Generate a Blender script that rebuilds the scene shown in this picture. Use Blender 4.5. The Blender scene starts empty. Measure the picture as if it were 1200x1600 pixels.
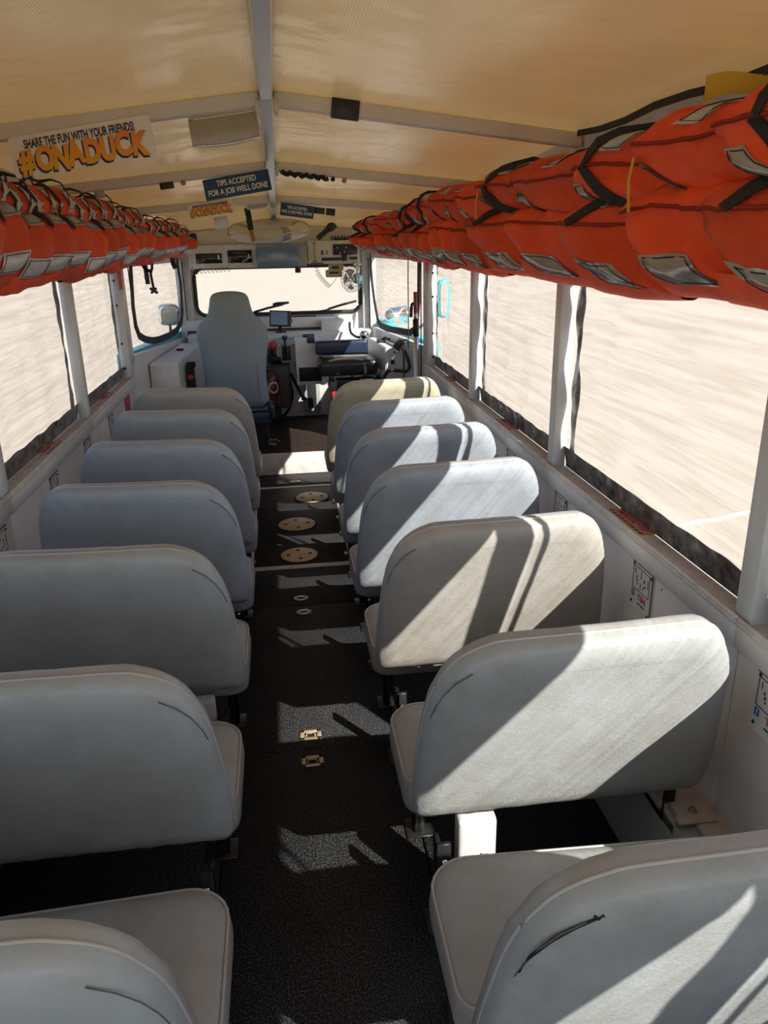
import bpy, bmesh, math, random
from mathutils import Vector, Matrix, noise
random.seed(7)
C = bpy.context.scene.collection
sc = bpy.context.scene
PI = math.pi

# ------------------------------------------------------------------ camera
cam = bpy.data.objects.new('camera', bpy.data.cameras.new('camera'))
C.objects.link(cam)
cam.data.sensor_width = 36.0
cam.data.lens = 1195.0 * 36.0 / 1600.0
cam.data.clip_start = 0.05
cam.data.clip_end = 1000
R3 = Matrix(((0.99094762, 0.06136061, -0.11940556),
             (-0.13301867, 0.32863437, -0.93504304),
             (-0.01813404, 0.94246184, 0.33382156)))
cam.matrix_world = Matrix.Translation((0, 0, 1.85)) @ R3.to_4x4()
sc.camera = cam

# ------------------------------------------------------------------ light
SUN = Vector((0.75, -1.05, 1.0)).normalized()          # direction towards the sun
world = bpy.data.worlds.new('sky')
sc.world = world
world.use_nodes = True
wn = world.node_tree
bg = wn.nodes['Background']
sky = wn.nodes.new('ShaderNodeTexSky')
sky.sky_type = 'NISHITA'
sky.sun_disc = False
sky.sun_elevation = math.asin(SUN.z)
sky.sun_rotation = math.atan2(SUN.x, SUN.y)
sky.air_density = 1.0
sky.dust_density = 1.0
wn.links.new(sky.outputs[0], bg.inputs[0])
bg.inputs[1].default_value = 0.22
sun = bpy.data.objects.new('sun', bpy.data.lights.new('sun', 'SUN'))
C.objects.link(sun)
sun.data.energy = 10.3
sun.data.angle = math.radians(0.53)
sun.data.color = (1.0, 0.955, 0.88)
sun.rotation_euler = (-SUN).to_track_quat('-Z', 'Y').to_euler()
sun.location = SUN * 40

sc.view_settings.view_transform = 'Standard'
sc.view_settings.look = 'None'
sc.view_settings.gamma = 1.0
sc.view_settings.exposure = 0.13
sc.view_settings.use_curve_mapping = False
sc.cycles.max_bounces = 14
sc.cycles.diffuse_bounces = 8
sc.cycles.transparent_max_bounces = 16
sc.cycles.caustics_reflective = False
sc.cycles.caustics_refractive = False

# ------------------------------------------------------------------ materials
def new_mat(name):
    m = bpy.data.materials.new(name)
    m.use_nodes = True
    nt = m.node_tree
    return m, nt, nt.nodes['Principled BSDF']

def N(nt, t, **kw):
    n = nt.nodes.new(t)
    for k, v in kw.items():
        setattr(n, k, v)
    return n

def mat(name, col, rough=0.5, metal=0.0, var=0.0, vscale=6.0, vcol=None, bump=0.0, bscale=120.0, stretch=None, spec=None, coat=0.0):
    m, nt, p = new_mat(name)
    p.inputs['Base Color'].default_value = (*col, 1)
    p.inputs['Roughness'].default_value = rough
    p.inputs['Metallic'].default_value = metal
    if spec is not None:
        p.inputs['Specular IOR Level'].default_value = spec
    if coat:
        p.inputs['Coat Weight'].default_value = coat
        p.inputs['Coat Roughness'].default_value = 0.15
    if var or bump:
        tc = N(nt, 'ShaderNodeTexCoord')
        mp = N(nt, 'ShaderNodeMapping')
        nt.links.new(tc.outputs['Object'], mp.inputs[0])
        if stretch:
            mp.inputs['Scale'].default_value = stretch
    if var:
        n = N(nt, 'ShaderNodeTexNoise')
        n.inputs['Scale'].default_value = vscale
        n.inputs['Detail'].default_value = 6
        n.inputs['Roughness'].default_value = 0.65
        r = N(nt, 'ShaderNodeValToRGB')
        r.color_ramp.elements[0].position = 0.35
        r.color_ramp.elements[1].position = 0.7
        c2 = vcol if vcol else tuple(c * (1 - var) for c in col)
        r.color_ramp.elements[0].color = (*c2, 1)
        r.color_ramp.elements[1].color = (*col, 1)
        nt.links.new(mp.outputs[0], n.inputs[0])
        nt.links.new(n.outputs[0], r.inputs[0])
        nt.links.new(r.outputs[0], p.inputs['Base Color'])
    if bump:
        n2 = N(nt, 'ShaderNodeTexNoise')
        n2.inputs['Scale'].default_value = bscale
        n2.inputs['Detail'].default_value = 4
        b = N(nt, 'ShaderNodeBump')
        b.inputs['Strength'].default_value = bump
        b.inputs['Distance'].default_value = 0.004
        nt.links.new(mp.outputs[0], n2.inputs[0])
        nt.links.new(n2.outputs[0], b.inputs['Height'])
        nt.links.new(b.outputs[0], p.inputs['Normal'])
    return m

M = {}
M['white'] = mat('white_paint', (0.70, 0.73, 0.77), 0.4, var=0.16, vscale=5, vcol=(0.60, 0.60, 0.61), bump=0.05, bscale=30)
M['white_dirty'] = mat('worn_white_paint', (0.70, 0.71, 0.71), 0.5, var=0.2, vscale=14, vcol=(0.54, 0.50, 0.47))
M['cream'] = mat('cream_paint', (0.68, 0.64, 0.54), 0.45, var=0.12, vscale=5)
M['rail'] = mat('pinkish_worn_paint', (0.62, 0.55, 0.51), 0.5, var=0.25, vscale=10)
M['grey_paint'] = mat('grey_paint', (0.36, 0.38, 0.38), 0.5, var=0.15)
M['black'] = mat('black_plastic', (0.018, 0.018, 0.02), 0.45)
M['black_gloss'] = mat('black_gloss', (0.012, 0.012, 0.014), 0.2)
M['rubber'] = mat('black_rubber', (0.02, 0.02, 0.022), 0.6)
M['steel_black'] = mat('black_steel', (0.02, 0.02, 0.02), 0.35, metal=0.3)
M['chrome'] = mat('chrome', (0.8, 0.8, 0.82), 0.12, metal=1.0)
M['alu'] = mat('aluminium', (0.72, 0.73, 0.74), 0.32, metal=0.9, bump=0.1, bscale=60)
M['brass'] = mat('brass_beige', (0.70, 0.56, 0.36), 0.35, metal=0.55, var=0.25, vscale=20)
M['plate'] = mat('beige_deck_plate', (0.66, 0.54, 0.38), 0.5, var=0.2, vscale=18)
M['hole'] = mat('dark_hole', (0.01, 0.009, 0.008), 0.8)
M['turq'] = mat('turquoise_paint', (0.03, 0.58, 0.66), 0.35, var=0.1)
M['driver'] = mat('blue_grey_seat_cover', (0.27, 0.33, 0.39), 0.75, var=0.08, vscale=3, bump=0.15, bscale=300)
M['navy'] = mat('navy_vinyl', (0.02, 0.035, 0.08), 0.3, var=0.2, vscale=10)
M['blackvinyl'] = mat('black_vinyl', (0.018, 0.02, 0.026), 0.28, bump=0.1, bscale=80)
M['red'] = mat('red_paint', (0.45, 0.03, 0.03), 0.4)
M['darkred'] = mat('very_dark_red', (0.035, 0.008, 0.008), 0.35)
M['pinkprint'] = mat('pale_red_print', (0.75, 0.35, 0.32), 0.5)
M['screen'] = mat('blue_screen', (0.10, 0.22, 0.45), 0.15)
M['painted_reflection'] = mat('painted_blue_reflection', (0.13, 0.22, 0.30), 0.2, coat=0.3)  # blue reflection painted into the base colour of the mirror
M['beige_plastic'] = mat('beige_plastic', (0.46, 0.40, 0.26), 0.45)
M['wood'] = mat('amber_wood', (0.45, 0.20, 0.04), 0.4, var=0.3, vscale=30)
M['blue_sign'] = mat('blue_sign', (0.012, 0.06, 0.14), 0.35)
M['sign_white'] = mat('sign_white', (0.74, 0.71, 0.66), 0.35)
M['navy_ink'] = mat('navy_ink', (0.03, 0.025, 0.06), 0.5)
M['white_ink'] = mat('white_ink', (0.80, 0.80, 0.78), 0.5)
M['ink'] = mat('black_ink', (0.02, 0.02, 0.025), 0.5)
M['redink'] = mat('red_ink', (0.55, 0.06, 0.12), 0.5)
M['blueink'] = mat('blue_ink', (0.03, 0.10, 0.42), 0.5)
M['yellow'] = mat('yellow_tape', (0.62, 0.42, 0.02), 0.5)
M['pinksticker'] = mat('faded_pink_print', (0.72, 0.42, 0.45), 0.5)
M['orange'] = mat('orange_nylon', (0.86, 0.095, 0.018), 0.62, var=0.25, vscale=9, vcol=(0.72, 0.065, 0.012), bump=0.35, bscale=45)
def per_object_shade(m, lo, hi):
    """each vest keeps its own slightly faded dye"""
    nt = m.node_tree
    p = nt.nodes['Principled BSDF']
    src = p.inputs['Base Color'].links[0].from_socket
    oi = N(nt, 'ShaderNodeObjectInfo')
    mr = N(nt, 'ShaderNodeMapRange')
    mr.inputs['To Min'].default_value = lo
    mr.inputs['To Max'].default_value = hi
    hs = N(nt, 'ShaderNodeHueSaturation')
    nt.links.new(oi.outputs['Random'], mr.inputs[0])
    nt.links.new(mr.outputs[0], hs.inputs['Value'])
    nt.links.new(src, hs.inputs['Color'])
    nt.links.new(hs.outputs[0], p.inputs['Base Color'])
per_object_shade(M['orange'], 0.72, 1.08)
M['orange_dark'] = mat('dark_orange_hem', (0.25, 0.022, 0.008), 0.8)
M['silver_tape'] = mat('silver_reflective_tape', (0.40, 0.40, 0.40), 0.3, metal=0.55, var=0.3, vscale=18, bump=0.5, bscale=25)
M['cream_tape'] = mat('cream_reflective_tape', (0.55, 0.52, 0.42), 0.4, var=0.2, vscale=15)
M['blue_tape'] = mat('pale_blue_reflective_tape', (0.55, 0.58, 0.62), 0.35, metal=0.2, var=0.25, vscale=20)
M['webbing'] = mat('black_webbing', (0.016, 0.016, 0.017), 0.75, bump=0.3, bscale=200)
M['ringwhite'] = mat('aged_white_ring', (0.68, 0.65, 0.56), 0.6, var=0.18, vscale=7)
M['blackband'] = mat('crinkled_black_vinyl', (0.22, 0.225, 0.23), 0.14, var=0.6, vscale=16, vcol=(0.02, 0.02, 0.024), bump=1.0, bscale=16)
M['concrete_joint'] = mat('pale_joint', (0.72, 0.66, 0.50), 0.9)

def floor_mat(name, a, b):
    m, nt, p = new_mat(name)
    tc = N(nt, 'ShaderNodeTexCoord')
    n = N(nt, 'ShaderNodeTexNoise')
    n.inputs['Scale'].default_value = 170
    n.inputs['Detail'].default_value = 3
    n2 = N(nt, 'ShaderNodeTexNoise')
    n2.inputs['Scale'].default_value = 5
    n2.inputs['Detail'].default_value = 5
    r = N(nt, 'ShaderNodeValToRGB')
    r.color_ramp.elements[0].position = 0.46
    r.color_ramp.elements[1].position = 0.78
    r.color_ramp.elements[0].color = (*a, 1)
    r.color_ramp.elements[1].color = (*b, 1)
    mx = N(nt, 'ShaderNodeMix', data_type='RGBA', blend_type='MULTIPLY')
    mx.inputs[0].default_value = 0.55
    bmp = N(nt, 'ShaderNodeBump')
    bmp.inputs['Strength'].default_value = 0.5
    bmp.inputs['Distance'].default_value = 0.002
    nt.links.new(tc.outputs['Object'], n.inputs[0])
    nt.links.new(tc.outputs['Object'], n2.inputs[0])
    nt.links.new(n.outputs[0], r.inputs[0])
    nt.links.new(r.outputs[0], mx.inputs[6])
    nt.links.new(n2.outputs[0], mx.inputs[7])
    nt.links.new(mx.outputs[2], p.inputs['Base Color'])
    nt.links.new(n.outputs[0], bmp.inputs['Height'])
    nt.links.new(bmp.outputs[0], p.inputs['Normal'])
    p.inputs['Roughness'].default_value = 0.65
    p.inputs['Specular IOR Level'].default_value = 0.25
    return m
M['floor'] = floor_mat('black_nonslip', (0.006, 0.007, 0.009), (0.14, 0.145, 0.155))
M['mat'] = floor_mat('brown_black_mat', (0.012, 0.010, 0.009), (0.16, 0.10, 0.08))

def vinyl(name, col, stain=0.0):
    m, nt, p = new_mat(name)
    tc = N(nt, 'ShaderNodeTexCoord')
    n = N(nt, 'ShaderNodeTexNoise')
    n.inputs['Scale'].default_value = 3.5
    n.inputs['Detail'].default_value = 8
    n.inputs['Roughness'].default_value = 0.7
    nt.links.new(tc.outputs['Object'], n.inputs[0])
    r = N(nt, 'ShaderNodeValToRGB')
    r.color_ramp.elements[0].position = 0.33
    r.color_ramp.elements[1].position = 0.62
    r.color_ramp.elements[0].color = (col[0] * 0.78, col[1] * 0.74, col[2] * 0.68, 1)
    r.color_ramp.elements[1].color = (*col, 1)
    nt.links.new(n.outputs[0], r.inputs[0])
    nt.links.new(r.outputs[0], p.inputs['Base Color'])
    v = N(nt, 'ShaderNodeTexVoronoi')
    v.inputs['Scale'].default_value = 150
    n3 = N(nt, 'ShaderNodeTexNoise')
    n3.inputs['Scale'].default_value = 22
    n3.inputs['Detail'].default_value = 6
    ad = N(nt, 'ShaderNodeMath', operation='ADD')
    mu = N(nt, 'ShaderNodeMath', operation='MULTIPLY')
    mu.inputs[1].default_value = 0.35
    nt.links.new(tc.outputs['Object'], v.inputs[0])
    nt.links.new(tc.outputs['Object'], n3.inputs[0])
    nt.links.new(v.outputs[0], mu.inputs[0])
    nt.links.new(mu.outputs[0], ad.inputs[0])
    nt.links.new(n3.outputs[0], ad.inputs[1])
    b = N(nt, 'ShaderNodeBump')
    b.inputs['Strength'].default_value = 0.22
    b.inputs['Distance'].default_value = 0.006
    nt.links.new(ad.outputs[0], b.inputs['Height'])
    nt.links.new(b.outputs[0], p.inputs['Normal'])
    p.inputs['Roughness'].default_value = 0.42
    p.inputs['Specular IOR Level'].default_value = 0.4
    return m
M['vinyl'] = vinyl('grey_vinyl', (0.385, 0.415, 0.43))
M['vinyl_blue'] = vinyl('blue_grey_vinyl', (0.36, 0.41, 0.48))
M['vinyl_warm'] = vinyl('warm_grey_vinyl', (0.42, 0.415, 0.395))
M['vinyl_cream'] = vinyl('cream_vinyl', (0.50, 0.48, 0.37))
M['vinyl_box'] = vinyl('taupe_vinyl', (0.39, 0.395, 0.40))
M['piping'] = mat('pale_piping', (0.46, 0.44, 0.42), 0.5)
M['seam'] = mat('dark_seam', (0.12, 0.115, 0.115), 0.7)

def roof_mat():
    m, nt, p = new_mat('cream_roof_skin')
    out = nt.nodes['Material Output']
    tc = N(nt, 'ShaderNodeTexCoord')
    mp = N(nt, 'ShaderNodeMapping')
    mp.inputs['Scale'].default_value = (1.0, 0.8, 1.0)
    n = N(nt, 'ShaderNodeTexNoise')
    n.inputs['Scale'].default_value = 2.2
    n.inputs['Detail'].default_value = 6
    nt.links.new(tc.outputs['Object'], mp.inputs[0])
    nt.links.new(mp.outputs[0], n.inputs[0])
    r = N(nt, 'ShaderNodeValToRGB')
    r.color_ramp.elements[0].position = 0.3
    r.color_ramp.elements[1].position = 0.72
    r.color_ramp.elements[0].color = (0.80, 0.69, 0.49, 1)
    r.color_ramp.elements[1].color = (0.87, 0.80, 0.64, 1)
    nt.links.new(n.outputs[0], r.inputs[0])
    nt.links.new(r.outputs[0], p.inputs['Base Color'])
    p.inputs['Roughness'].default_value = 0.2
    p.inputs['Specular IOR Level'].default_value = 1.0
    w = N(nt, 'ShaderNodeTexWave')
    w.bands_direction = 'X'
    w.inputs['Scale'].default_value = 45
    w.inputs['Distortion'].default_value = 1.0
    n2 = N(nt, 'ShaderNodeTexNoise')
    n2.inputs['Scale'].default_value = 3.0
    n2.inputs['Detail'].default_value = 3
    nt.links.new(tc.outputs['Object'], w.inputs[0])
    nt.links.new(tc.outputs['Object'], n2.inputs[0])
    b0 = N(nt, 'ShaderNodeBump')
    b0.inputs['Strength'].default_value = 0.5
    b0.inputs['Distance'].default_value = 0.03
    nt.links.new(n2.outputs[0], b0.inputs['Height'])
    b = N(nt, 'ShaderNodeBump')
    b.inputs['Strength'].default_value = 0.12
    b.inputs['Distance'].default_value = 0.003
    nt.links.new(w.outputs[0], b.inputs['Height'])
    nt.links.new(b0.outputs[0], b.inputs['Normal'])
    nt.links.new(b.outputs[0], p.inputs['Normal'])
    tr = N(nt, 'ShaderNodeBsdfTranslucent')
    tr.inputs[0].default_value = (0.84, 0.69, 0.42, 1)
    mx = N(nt, 'ShaderNodeMixShader')
    mx.inputs[0].default_value = 0.22
    nt.links.new(p.outputs[0], mx.inputs[1])
    nt.links.new(tr.outputs[0], mx.inputs[2])
    nt.links.new(mx.outputs[0], out.inputs[0])
    return m
M['roof'] = roof_mat()

def pane_mat(name, streak, tint, haze):
    """clear vinyl sheet or glass: transparent, with a thin gloss and faint wrinkles, their shade put into the tint"""
    m, nt, p = new_mat(name)
    out = nt.nodes['Material Output']
    tc = N(nt, 'ShaderNodeTexCoord')
    mp = N(nt, 'ShaderNodeMapping')
    mp.inputs['Scale'].default_value = (16.0, 0.8, 20.0)
    mp.inputs['Rotation'].default_value = (0.06, 0, 0)
    nt.links.new(tc.outputs['Object'], mp.inputs[0])
    n = N(nt, 'ShaderNodeTexNoise')
    n.inputs['Scale'].default_value = 2.4
    n.inputs['Detail'].default_value = 5
    n.inputs['Distortion'].default_value = 0.6
    nt.links.new(mp.outputs[0], n.inputs[0])
    r = N(nt, 'ShaderNodeValToRGB')
    r.color_ramp.elements[0].position = 0.30
    r.color_ramp.elements[1].position = 0.62
    k = 1 - streak  # darker brownish tint stands in for the streaky shade of wrinkles
    r.color_ramp.elements[0].color = (tint[0] * k, tint[1] * k * 0.97, tint[2] * k * 0.94, 1)
    r.color_ramp.elements[1].color = (*tint, 1)
    nt.links.new(n.outputs[0], r.inputs[0])
    t = N(nt, 'ShaderNodeBsdfTransparent')
    nt.links.new(r.outputs[0], t.inputs[0])
    g = N(nt, 'ShaderNodeBsdfGlossy')
    g.inputs['Roughness'].default_value = 0.08
    b = N(nt, 'ShaderNodeBump')
    b.inputs['Strength'].default_value = 0.4
    b.inputs['Distance'].default_value = 0.02
    nt.links.new(n.outputs[0], b.inputs['Height'])
    nt.links.new(b.outputs[0], g.inputs['Normal'])
    d = N(nt, 'ShaderNodeBsdfTranslucent')
    d.inputs[0].default_value = (0.9, 0.88, 0.84, 1)
    m1 = N(nt, 'ShaderNodeMixShader')
    m1.inputs[0].default_value = haze
    nt.links.new(t.outputs[0], m1.inputs[1])
    nt.links.new(d.outputs[0], m1.inputs[2])
    lw = N(nt, 'ShaderNodeLayerWeight')
    lw.inputs[0].default_value = 0.5
    pw = N(nt, 'ShaderNodeMath', operation='POWER')
    pw.inputs[1].default_value = 4.0
    fr = N(nt, 'ShaderNodeMath', operation='MULTIPLY_ADD')
    fr.inputs[1].default_value = 0.45
    fr.inputs[2].default_value = 0.04
    nt.links.new(lw.outputs['Facing'], pw.inputs[0])
    nt.links.new(pw.outputs[0], fr.inputs[0])
    m2 = N(nt, 'ShaderNodeMixShader')
    nt.links.new(fr.outputs[0], m2.inputs[0])
    nt.links.new(m1.outputs[0], m2.inputs[1])
    nt.links.new(g.outputs[0], m2.inputs[2])
    nt.links.new(m2.outputs[0], out.inputs[0])
    return m
M['pane'] = pane_mat('clear_vinyl', 0.21, (0.95, 0.94, 0.92), 0.04)
M['glass'] = pane_mat('windshield_glass', 0.0, (0.95, 0.96, 0.95), 0.01)
M['lens'] = mat('ribbed_lens', (0.50, 0.46, 0.38), 0.15, var=0.15, vscale=8, coat=0.5)

def ground_mat():
    m, nt, p = new_mat('pale_concrete')
    tc = N(nt, 'ShaderNodeTexCoord')
    mp = N(nt, 'ShaderNodeMapping')
    mp.inputs['Rotation'].default_value = (0, 0, math.radians(-18))
    mp.inputs['Scale'].default_value = (1.0, 0.16, 1.0)
    nt.links.new(tc.outputs['Object'], mp.inputs[0])
    n = N(nt, 'ShaderNodeTexNoise')
    n.inputs['Scale'].default_value = 0.9
    n.inputs['Detail'].default_value = 9
    n.inputs['Roughness'].default_value = 0.6
    nt.links.new(mp.outputs[0], n.inputs[0])
    r = N(nt, 'ShaderNodeValToRGB')
    r.color_ramp.elements[0].position = 0.3
    r.color_ramp.elements[1].position = 0.65
    r.color_ramp.elements[0].color = (0.385, 0.325, 0.262, 1)
    r.color_ramp.elements[1].color = (0.41, 0.35, 0.285, 1)
    nt.links.new(n.outputs[0], r.inputs[0])
    nt.links.new(r.outputs[0], p.inputs['Base Color'])
    p.inputs['Roughness'].default_value = 0.9
    return m
M['ground'] = ground_mat()

def gradient_mat():
    """orange lettering that fades to yellow downwards (flat print)"""
    m, nt, p = new_mat('orange_yellow_print')
    tc = N(nt, 'ShaderNodeTexCoord')
    sp = N(nt, 'ShaderNodeSeparateXYZ')
    r = N(nt, 'ShaderNodeValToRGB')
    r.color_ramp.elements[0].position = 0.1
    r.color_ramp.elements[1].position = 0.9
    r.color_ramp.elements[0].color = (0.72, 0.42, 0.02, 1)
    r.color_ramp.elements[1].color = (0.75, 0.22, 0.04, 1)
    nt.links.new(tc.outputs['Generated'], sp.inputs[0])
    nt.links.new(sp.outputs[2], r.inputs[0])
    nt.links.new(r.outputs[0], p.inputs['Base Color'])
    p.inputs['Roughness'].default_value = 0.4
    return m
M['grad'] = gradient_mat()

# ------------------------------------------------------------------ helpers
def bm_new():
    return bmesh.new()

def merge(dst, src, mtx=None, mi=0):
    vs = [dst.verts.new((mtx @ v.co) if mtx else v.co) for v in src.verts]
    src.verts.index_update()
    for f in src.faces:
        try:
            nf = dst.faces.new([vs[v.index] for v in f.verts])
            nf.material_index = mi if mi else f.material_index
            nf.smooth = f.smooth
        except ValueError:
            pass
    src.free()

def box(bm, x0, x1, y0, y1, z0, z1, bev=0.0, mtx=None, mi=0, seg=2):
    t = bmesh.new()
    bmesh.ops.create_cube(t, size=1.0)
    for v in t.verts:
        v.co = Vector(((x0 + x1) / 2 + v.co.x * (x1 - x0), (y0 + y1) / 2 + v.co.y * (y1 - y0), (z0 + z1) / 2 + v.co.z * (z1 - z0)))
    if bev:
        bmesh.ops.bevel(t, geom=list(t.edges), offset=bev, segments=seg, profile=0.6, affect='EDGES')
        for f in t.faces:
            f.smooth = True
    merge(bm, t, mtx, mi)
    return bm

def tube(bm, pts, r, n=8, closed=False, mi=0, flat=None):
    """round tube along points; flat=(w,h,up) makes a ribbon instead"""
    pts = [Vector(p) for p in pts]
    k = len(pts)
    rings = []
    for i, p in enumerate(pts):
        if closed:
            d = pts[(i + 1) % k] - pts[i - 1]
        else:
            d = pts[min(i + 1, k - 1)] - pts[max(i - 1, 0)]
        d.normalize()
        up = Vector(flat[2]) if flat else (Vector((0, 0, 1)) if abs(d.z) < 0.9 else Vector((1, 0, 0)))
        a = d.cross(up)
        if a.length < 1e-5:
            a = d.orthogonal()
        a.normalize()
        b = a.cross(d).normalized()
        rr = r[i] if isinstance(r, (list, tuple)) else r
        if flat:
            w, h = flat[0] / 2, flat[1] / 2
            ring = [p + a * w + b * h, p - a * w + b * h, p - a * w - b * h, p + a * w - b * h]
        else:
            ring = [p + (a * math.cos(2 * PI * j / n) + b * math.sin(2 * PI * j / n)) * rr for j in range(n)]
        rings.append([bm.verts.new(q) for q in ring])
    m = len(rings[0])
    for i in range(k if closed else k - 1):
        A, B = rings[i], rings[(i + 1) % k]
        for j in range(m):
            f = bm.faces.new((A[j], A[(j + 1) % m], B[(j + 1) % m], B[j]))
            f.smooth = not flat
            f.material_index = mi
    if not closed:
        for ring in (rings[0][::-1], rings[-1]):
            f = bm.faces.new(ring)
            f.material_index = mi
    return bm

def lathe(bm, prof, n=24, mtx=None, mi=0):
    """prof: (radius, height) about z"""
    t = bmesh.new()
    rings = []
    for r, h in prof:
        if r < 1e-6:
            rings.append([t.verts.new((0, 0, h))])
        else:
            rings.append([t.verts.new((r * math.cos(2 * PI * j / n), r * math.sin(2 * PI * j / n), h)) for j in range(n)])
    for A, B in zip(rings, rings[1:]):
        for j in range(n):
            a0, a1 = A[j % len(A)], A[(j + 1) % len(A)]
            b0, b1 = B[j % len(B)], B[(j + 1) % len(B)]
            vs = []
            for v in (a0, a1, b1, b0):
                if v not in vs:
                    vs.append(v)
            if len(vs) > 2:
                f = t.faces.new(vs)
                f.smooth = True
    if len(rings[0]) > 1:
        t.faces.new(rings[0][::-1])
    if len(rings[-1]) > 1:
        t.faces.new(rings[-1])
    merge(bm, t, mtx, mi)
    return bm

def grid(bm, fn, nu, nv, mi=0, u0=0, u1=1, v0=0, v1=1):
    vs = [[bm.verts.new(fn(u0 + (u1 - u0) * i / nu, v0 + (v1 - v0) * j / nv)) for j in range(nv + 1)] for i in range(nu + 1)]
    for i in range(nu):
        for j in range(nv):
            f = bm.faces.new((vs[i][j], vs[i + 1][j], vs[i + 1][j + 1], vs[i][j + 1]))
            f.smooth = True
            f.material_index = mi
    return vs

def prism(bm, poly, axis, a, b, mi=0):
    """extrude a 2-D polygon along axis ('x','y','z') from a to b"""
    def P(u, v, w):
        return {'x': (w, u, v), 'y': (u, w, v), 'z': (u, v, w)}[axis]
    A = [bm.verts.new(P(u, v, a)) for u, v in poly]
    B = [bm.verts.new(P(u, v, b)) for u, v in poly]
    k = len(poly)
    for i in range(k):
        f = bm.faces.new((A[i], A[(i + 1) % k], B[(i + 1) % k], B[i]))
        f.material_index = mi
    f = bm.faces.new(A[::-1]); f.material_index = mi
    f = bm.faces.new(B); f.material_index = mi
    return bm

def wloc(o):
    v = Vector((0, 0, 0))
    while o:
        v += o.location
        o = o.parent
    return v

def finish(name, bm, mats, fixn=True):
    if fixn:
        bmesh.ops.recalc_face_normals(bm, faces=bm.faces)
    me = bpy.data.meshes.new(name)
    bm.to_mesh(me)
    bm.free()
    for m in (mats if isinstance(mats, (list, tuple)) else [mats]):
        me.materials.append(M[m] if isinstance(m, str) else m)
    return me

def obj(name, bm, mats, parent=None, loc=None, local=False, fixn=True):
    """one mesh object; geometry is given in world space unless local"""
    if loc is not None and not parent and not local:
        bmesh.ops.translate(bm, verts=bm.verts, vec=-Vector(loc))
    if parent and not local:
        bmesh.ops.translate(bm, verts=bm.verts, vec=-wloc(parent))
    o = bpy.data.objects.new(name, finish(name, bm, mats, fixn))
    C.objects.link(o)
    if parent:
        o.parent = parent
    elif loc is not None:
        o.location = loc
    return o

def tag(o, label=None, cat=None, group=None, kind=None):
    for k, v in (('label', label), ('category', cat), ('group', group), ('kind', kind)):
        if v:
            o[k] = v
    return o

def thing(name, label, cat, loc=(0, 0, 0), group=None):
    o = bpy.data.objects.new(name, None)
    C.objects.link(o)
    o.location = loc
    o.empty_display_size = 0.1
    return tag(o, label, cat, group)

def struct(name, bm, mats, label=None, parent=None):
    o = obj(name, bm, mats, parent)
    if not parent:
        o['kind'] = 'structure'
    if label:
        o['label'] = label
    return o

def copy_tree(o, parent=None):
    c = o.copy()
    C.objects.link(c)
    c.parent = parent
    for ch in list(o.children):
        copy_tree(ch, c)
    return c

def text(name, body, size, mtx, m, parent, bold=0.0, sx=1.0, extrude=0.0006, shear=0.0, align='CENTER', jitter=0.0):
    """flat lettering: built-in font turned to a mesh, placed by mtx (text lies in its xy plane)"""
    bm = bmesh.new()
    dg_objs = []
    def one(s, off, rot):
        cu = bpy.data.curves.new('t', 'FONT')
        cu.body = s
        cu.size = size
        cu.align_x = align if not jitter else 'LEFT'
        cu.align_y = 'CENTER'
        cu.offset = bold
        cu.shear = shear
        cu.extrude = extrude
        cu.resolution_u = 3
        ob = bpy.data.objects.new('t', cu)
        C.objects.link(ob)
        bpy.context.view_layer.update()
        dg = bpy.context.evaluated_depsgraph_get()
        me = bpy.data.meshes.new_from_object(ob.evaluated_get(dg))
        w = ob.dimensions.x
        t = bmesh.new()
        t.from_mesh(me)
        merge(bm, t, mtx @ Matrix.Diagonal((sx, 1, 1, 1)) @ Matrix.Translation((off, 0, 0)) @ Matrix.Rotation(rot, 4, 'Z'))
        bpy.data.objects.remove(ob)
        bpy.data.curves.remove(cu)
        bpy.data.meshes.remove(me)
        return w
    if jitter:
        ws, x = [], 0
        total = jitter
        n = len(body)
        for i, ch in enumerate(body):
            one(ch, -total / 2 + total * i / n, 0.10 * math.sin(i * 2.3 + 0.6))
    else:
        one(body, 0, 0)
    return obj(name, bm, m, parent)

def frame_mtx(origin, xdir, ydir):
    x = Vector(xdir).normalized()
    z = x.cross(Vector(ydir)).normalized()
    y = z.cross(x)
    return Matrix(((x.x, y.x, z.x, origin[0]), (x.y, y.y, z.y, origin[1]), (x.z, y.z, z.z, origin[2]), (0, 0, 0, 1)))

def nz(x, y=0.0, z=0.0):
    return noise.noise(Vector((x, y, z)))

# ------------------------------------------------------------------ setting: outside
GZ = -1.35
bm = bm_new()
grid(bm, lambda u, v: Vector((-150 + 300 * u, -120 + 300 * v, GZ)), 6, 6)
ground = struct('ground', bm, 'ground', 'pale sunlit concrete yard all around the vehicle')
bm = bm_new()
tube(bm, [(4.1, 7.75, GZ), (4.76, 7.94, GZ), (5.0, 7.95, GZ), (5.25, 8.06, GZ), (5.83, 8.21, GZ), (6.6, 8.3, GZ), (8, 8.7, GZ)], 0.03, 6)
obj('joint_sealant', bm, 'concrete_joint', ground)

# ------------------------------------------------------------------ setting: vehicle shell
YP = [-1.30, 0.15, 1.60, 3.05, 4.50, 5.90]          # window posts
def zr(y):                                              # ridge height of the roof skin
    return 2.35 - 0.062 * max(0.0, y - 3.0)
def hw(y):                                              # half width of the roof
    return 1.17 if y < 5.9 else 1.17 - 0.105 * (y - 5.9)
def ev(y):                                              # drop from ridge to eave
    return max(0.07, 0.14 - 0.018 * max(0.0, y - 3.0))
def roofz(x, y):
    return zr(y) - ev(y) * abs(x) / hw(y)

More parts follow.
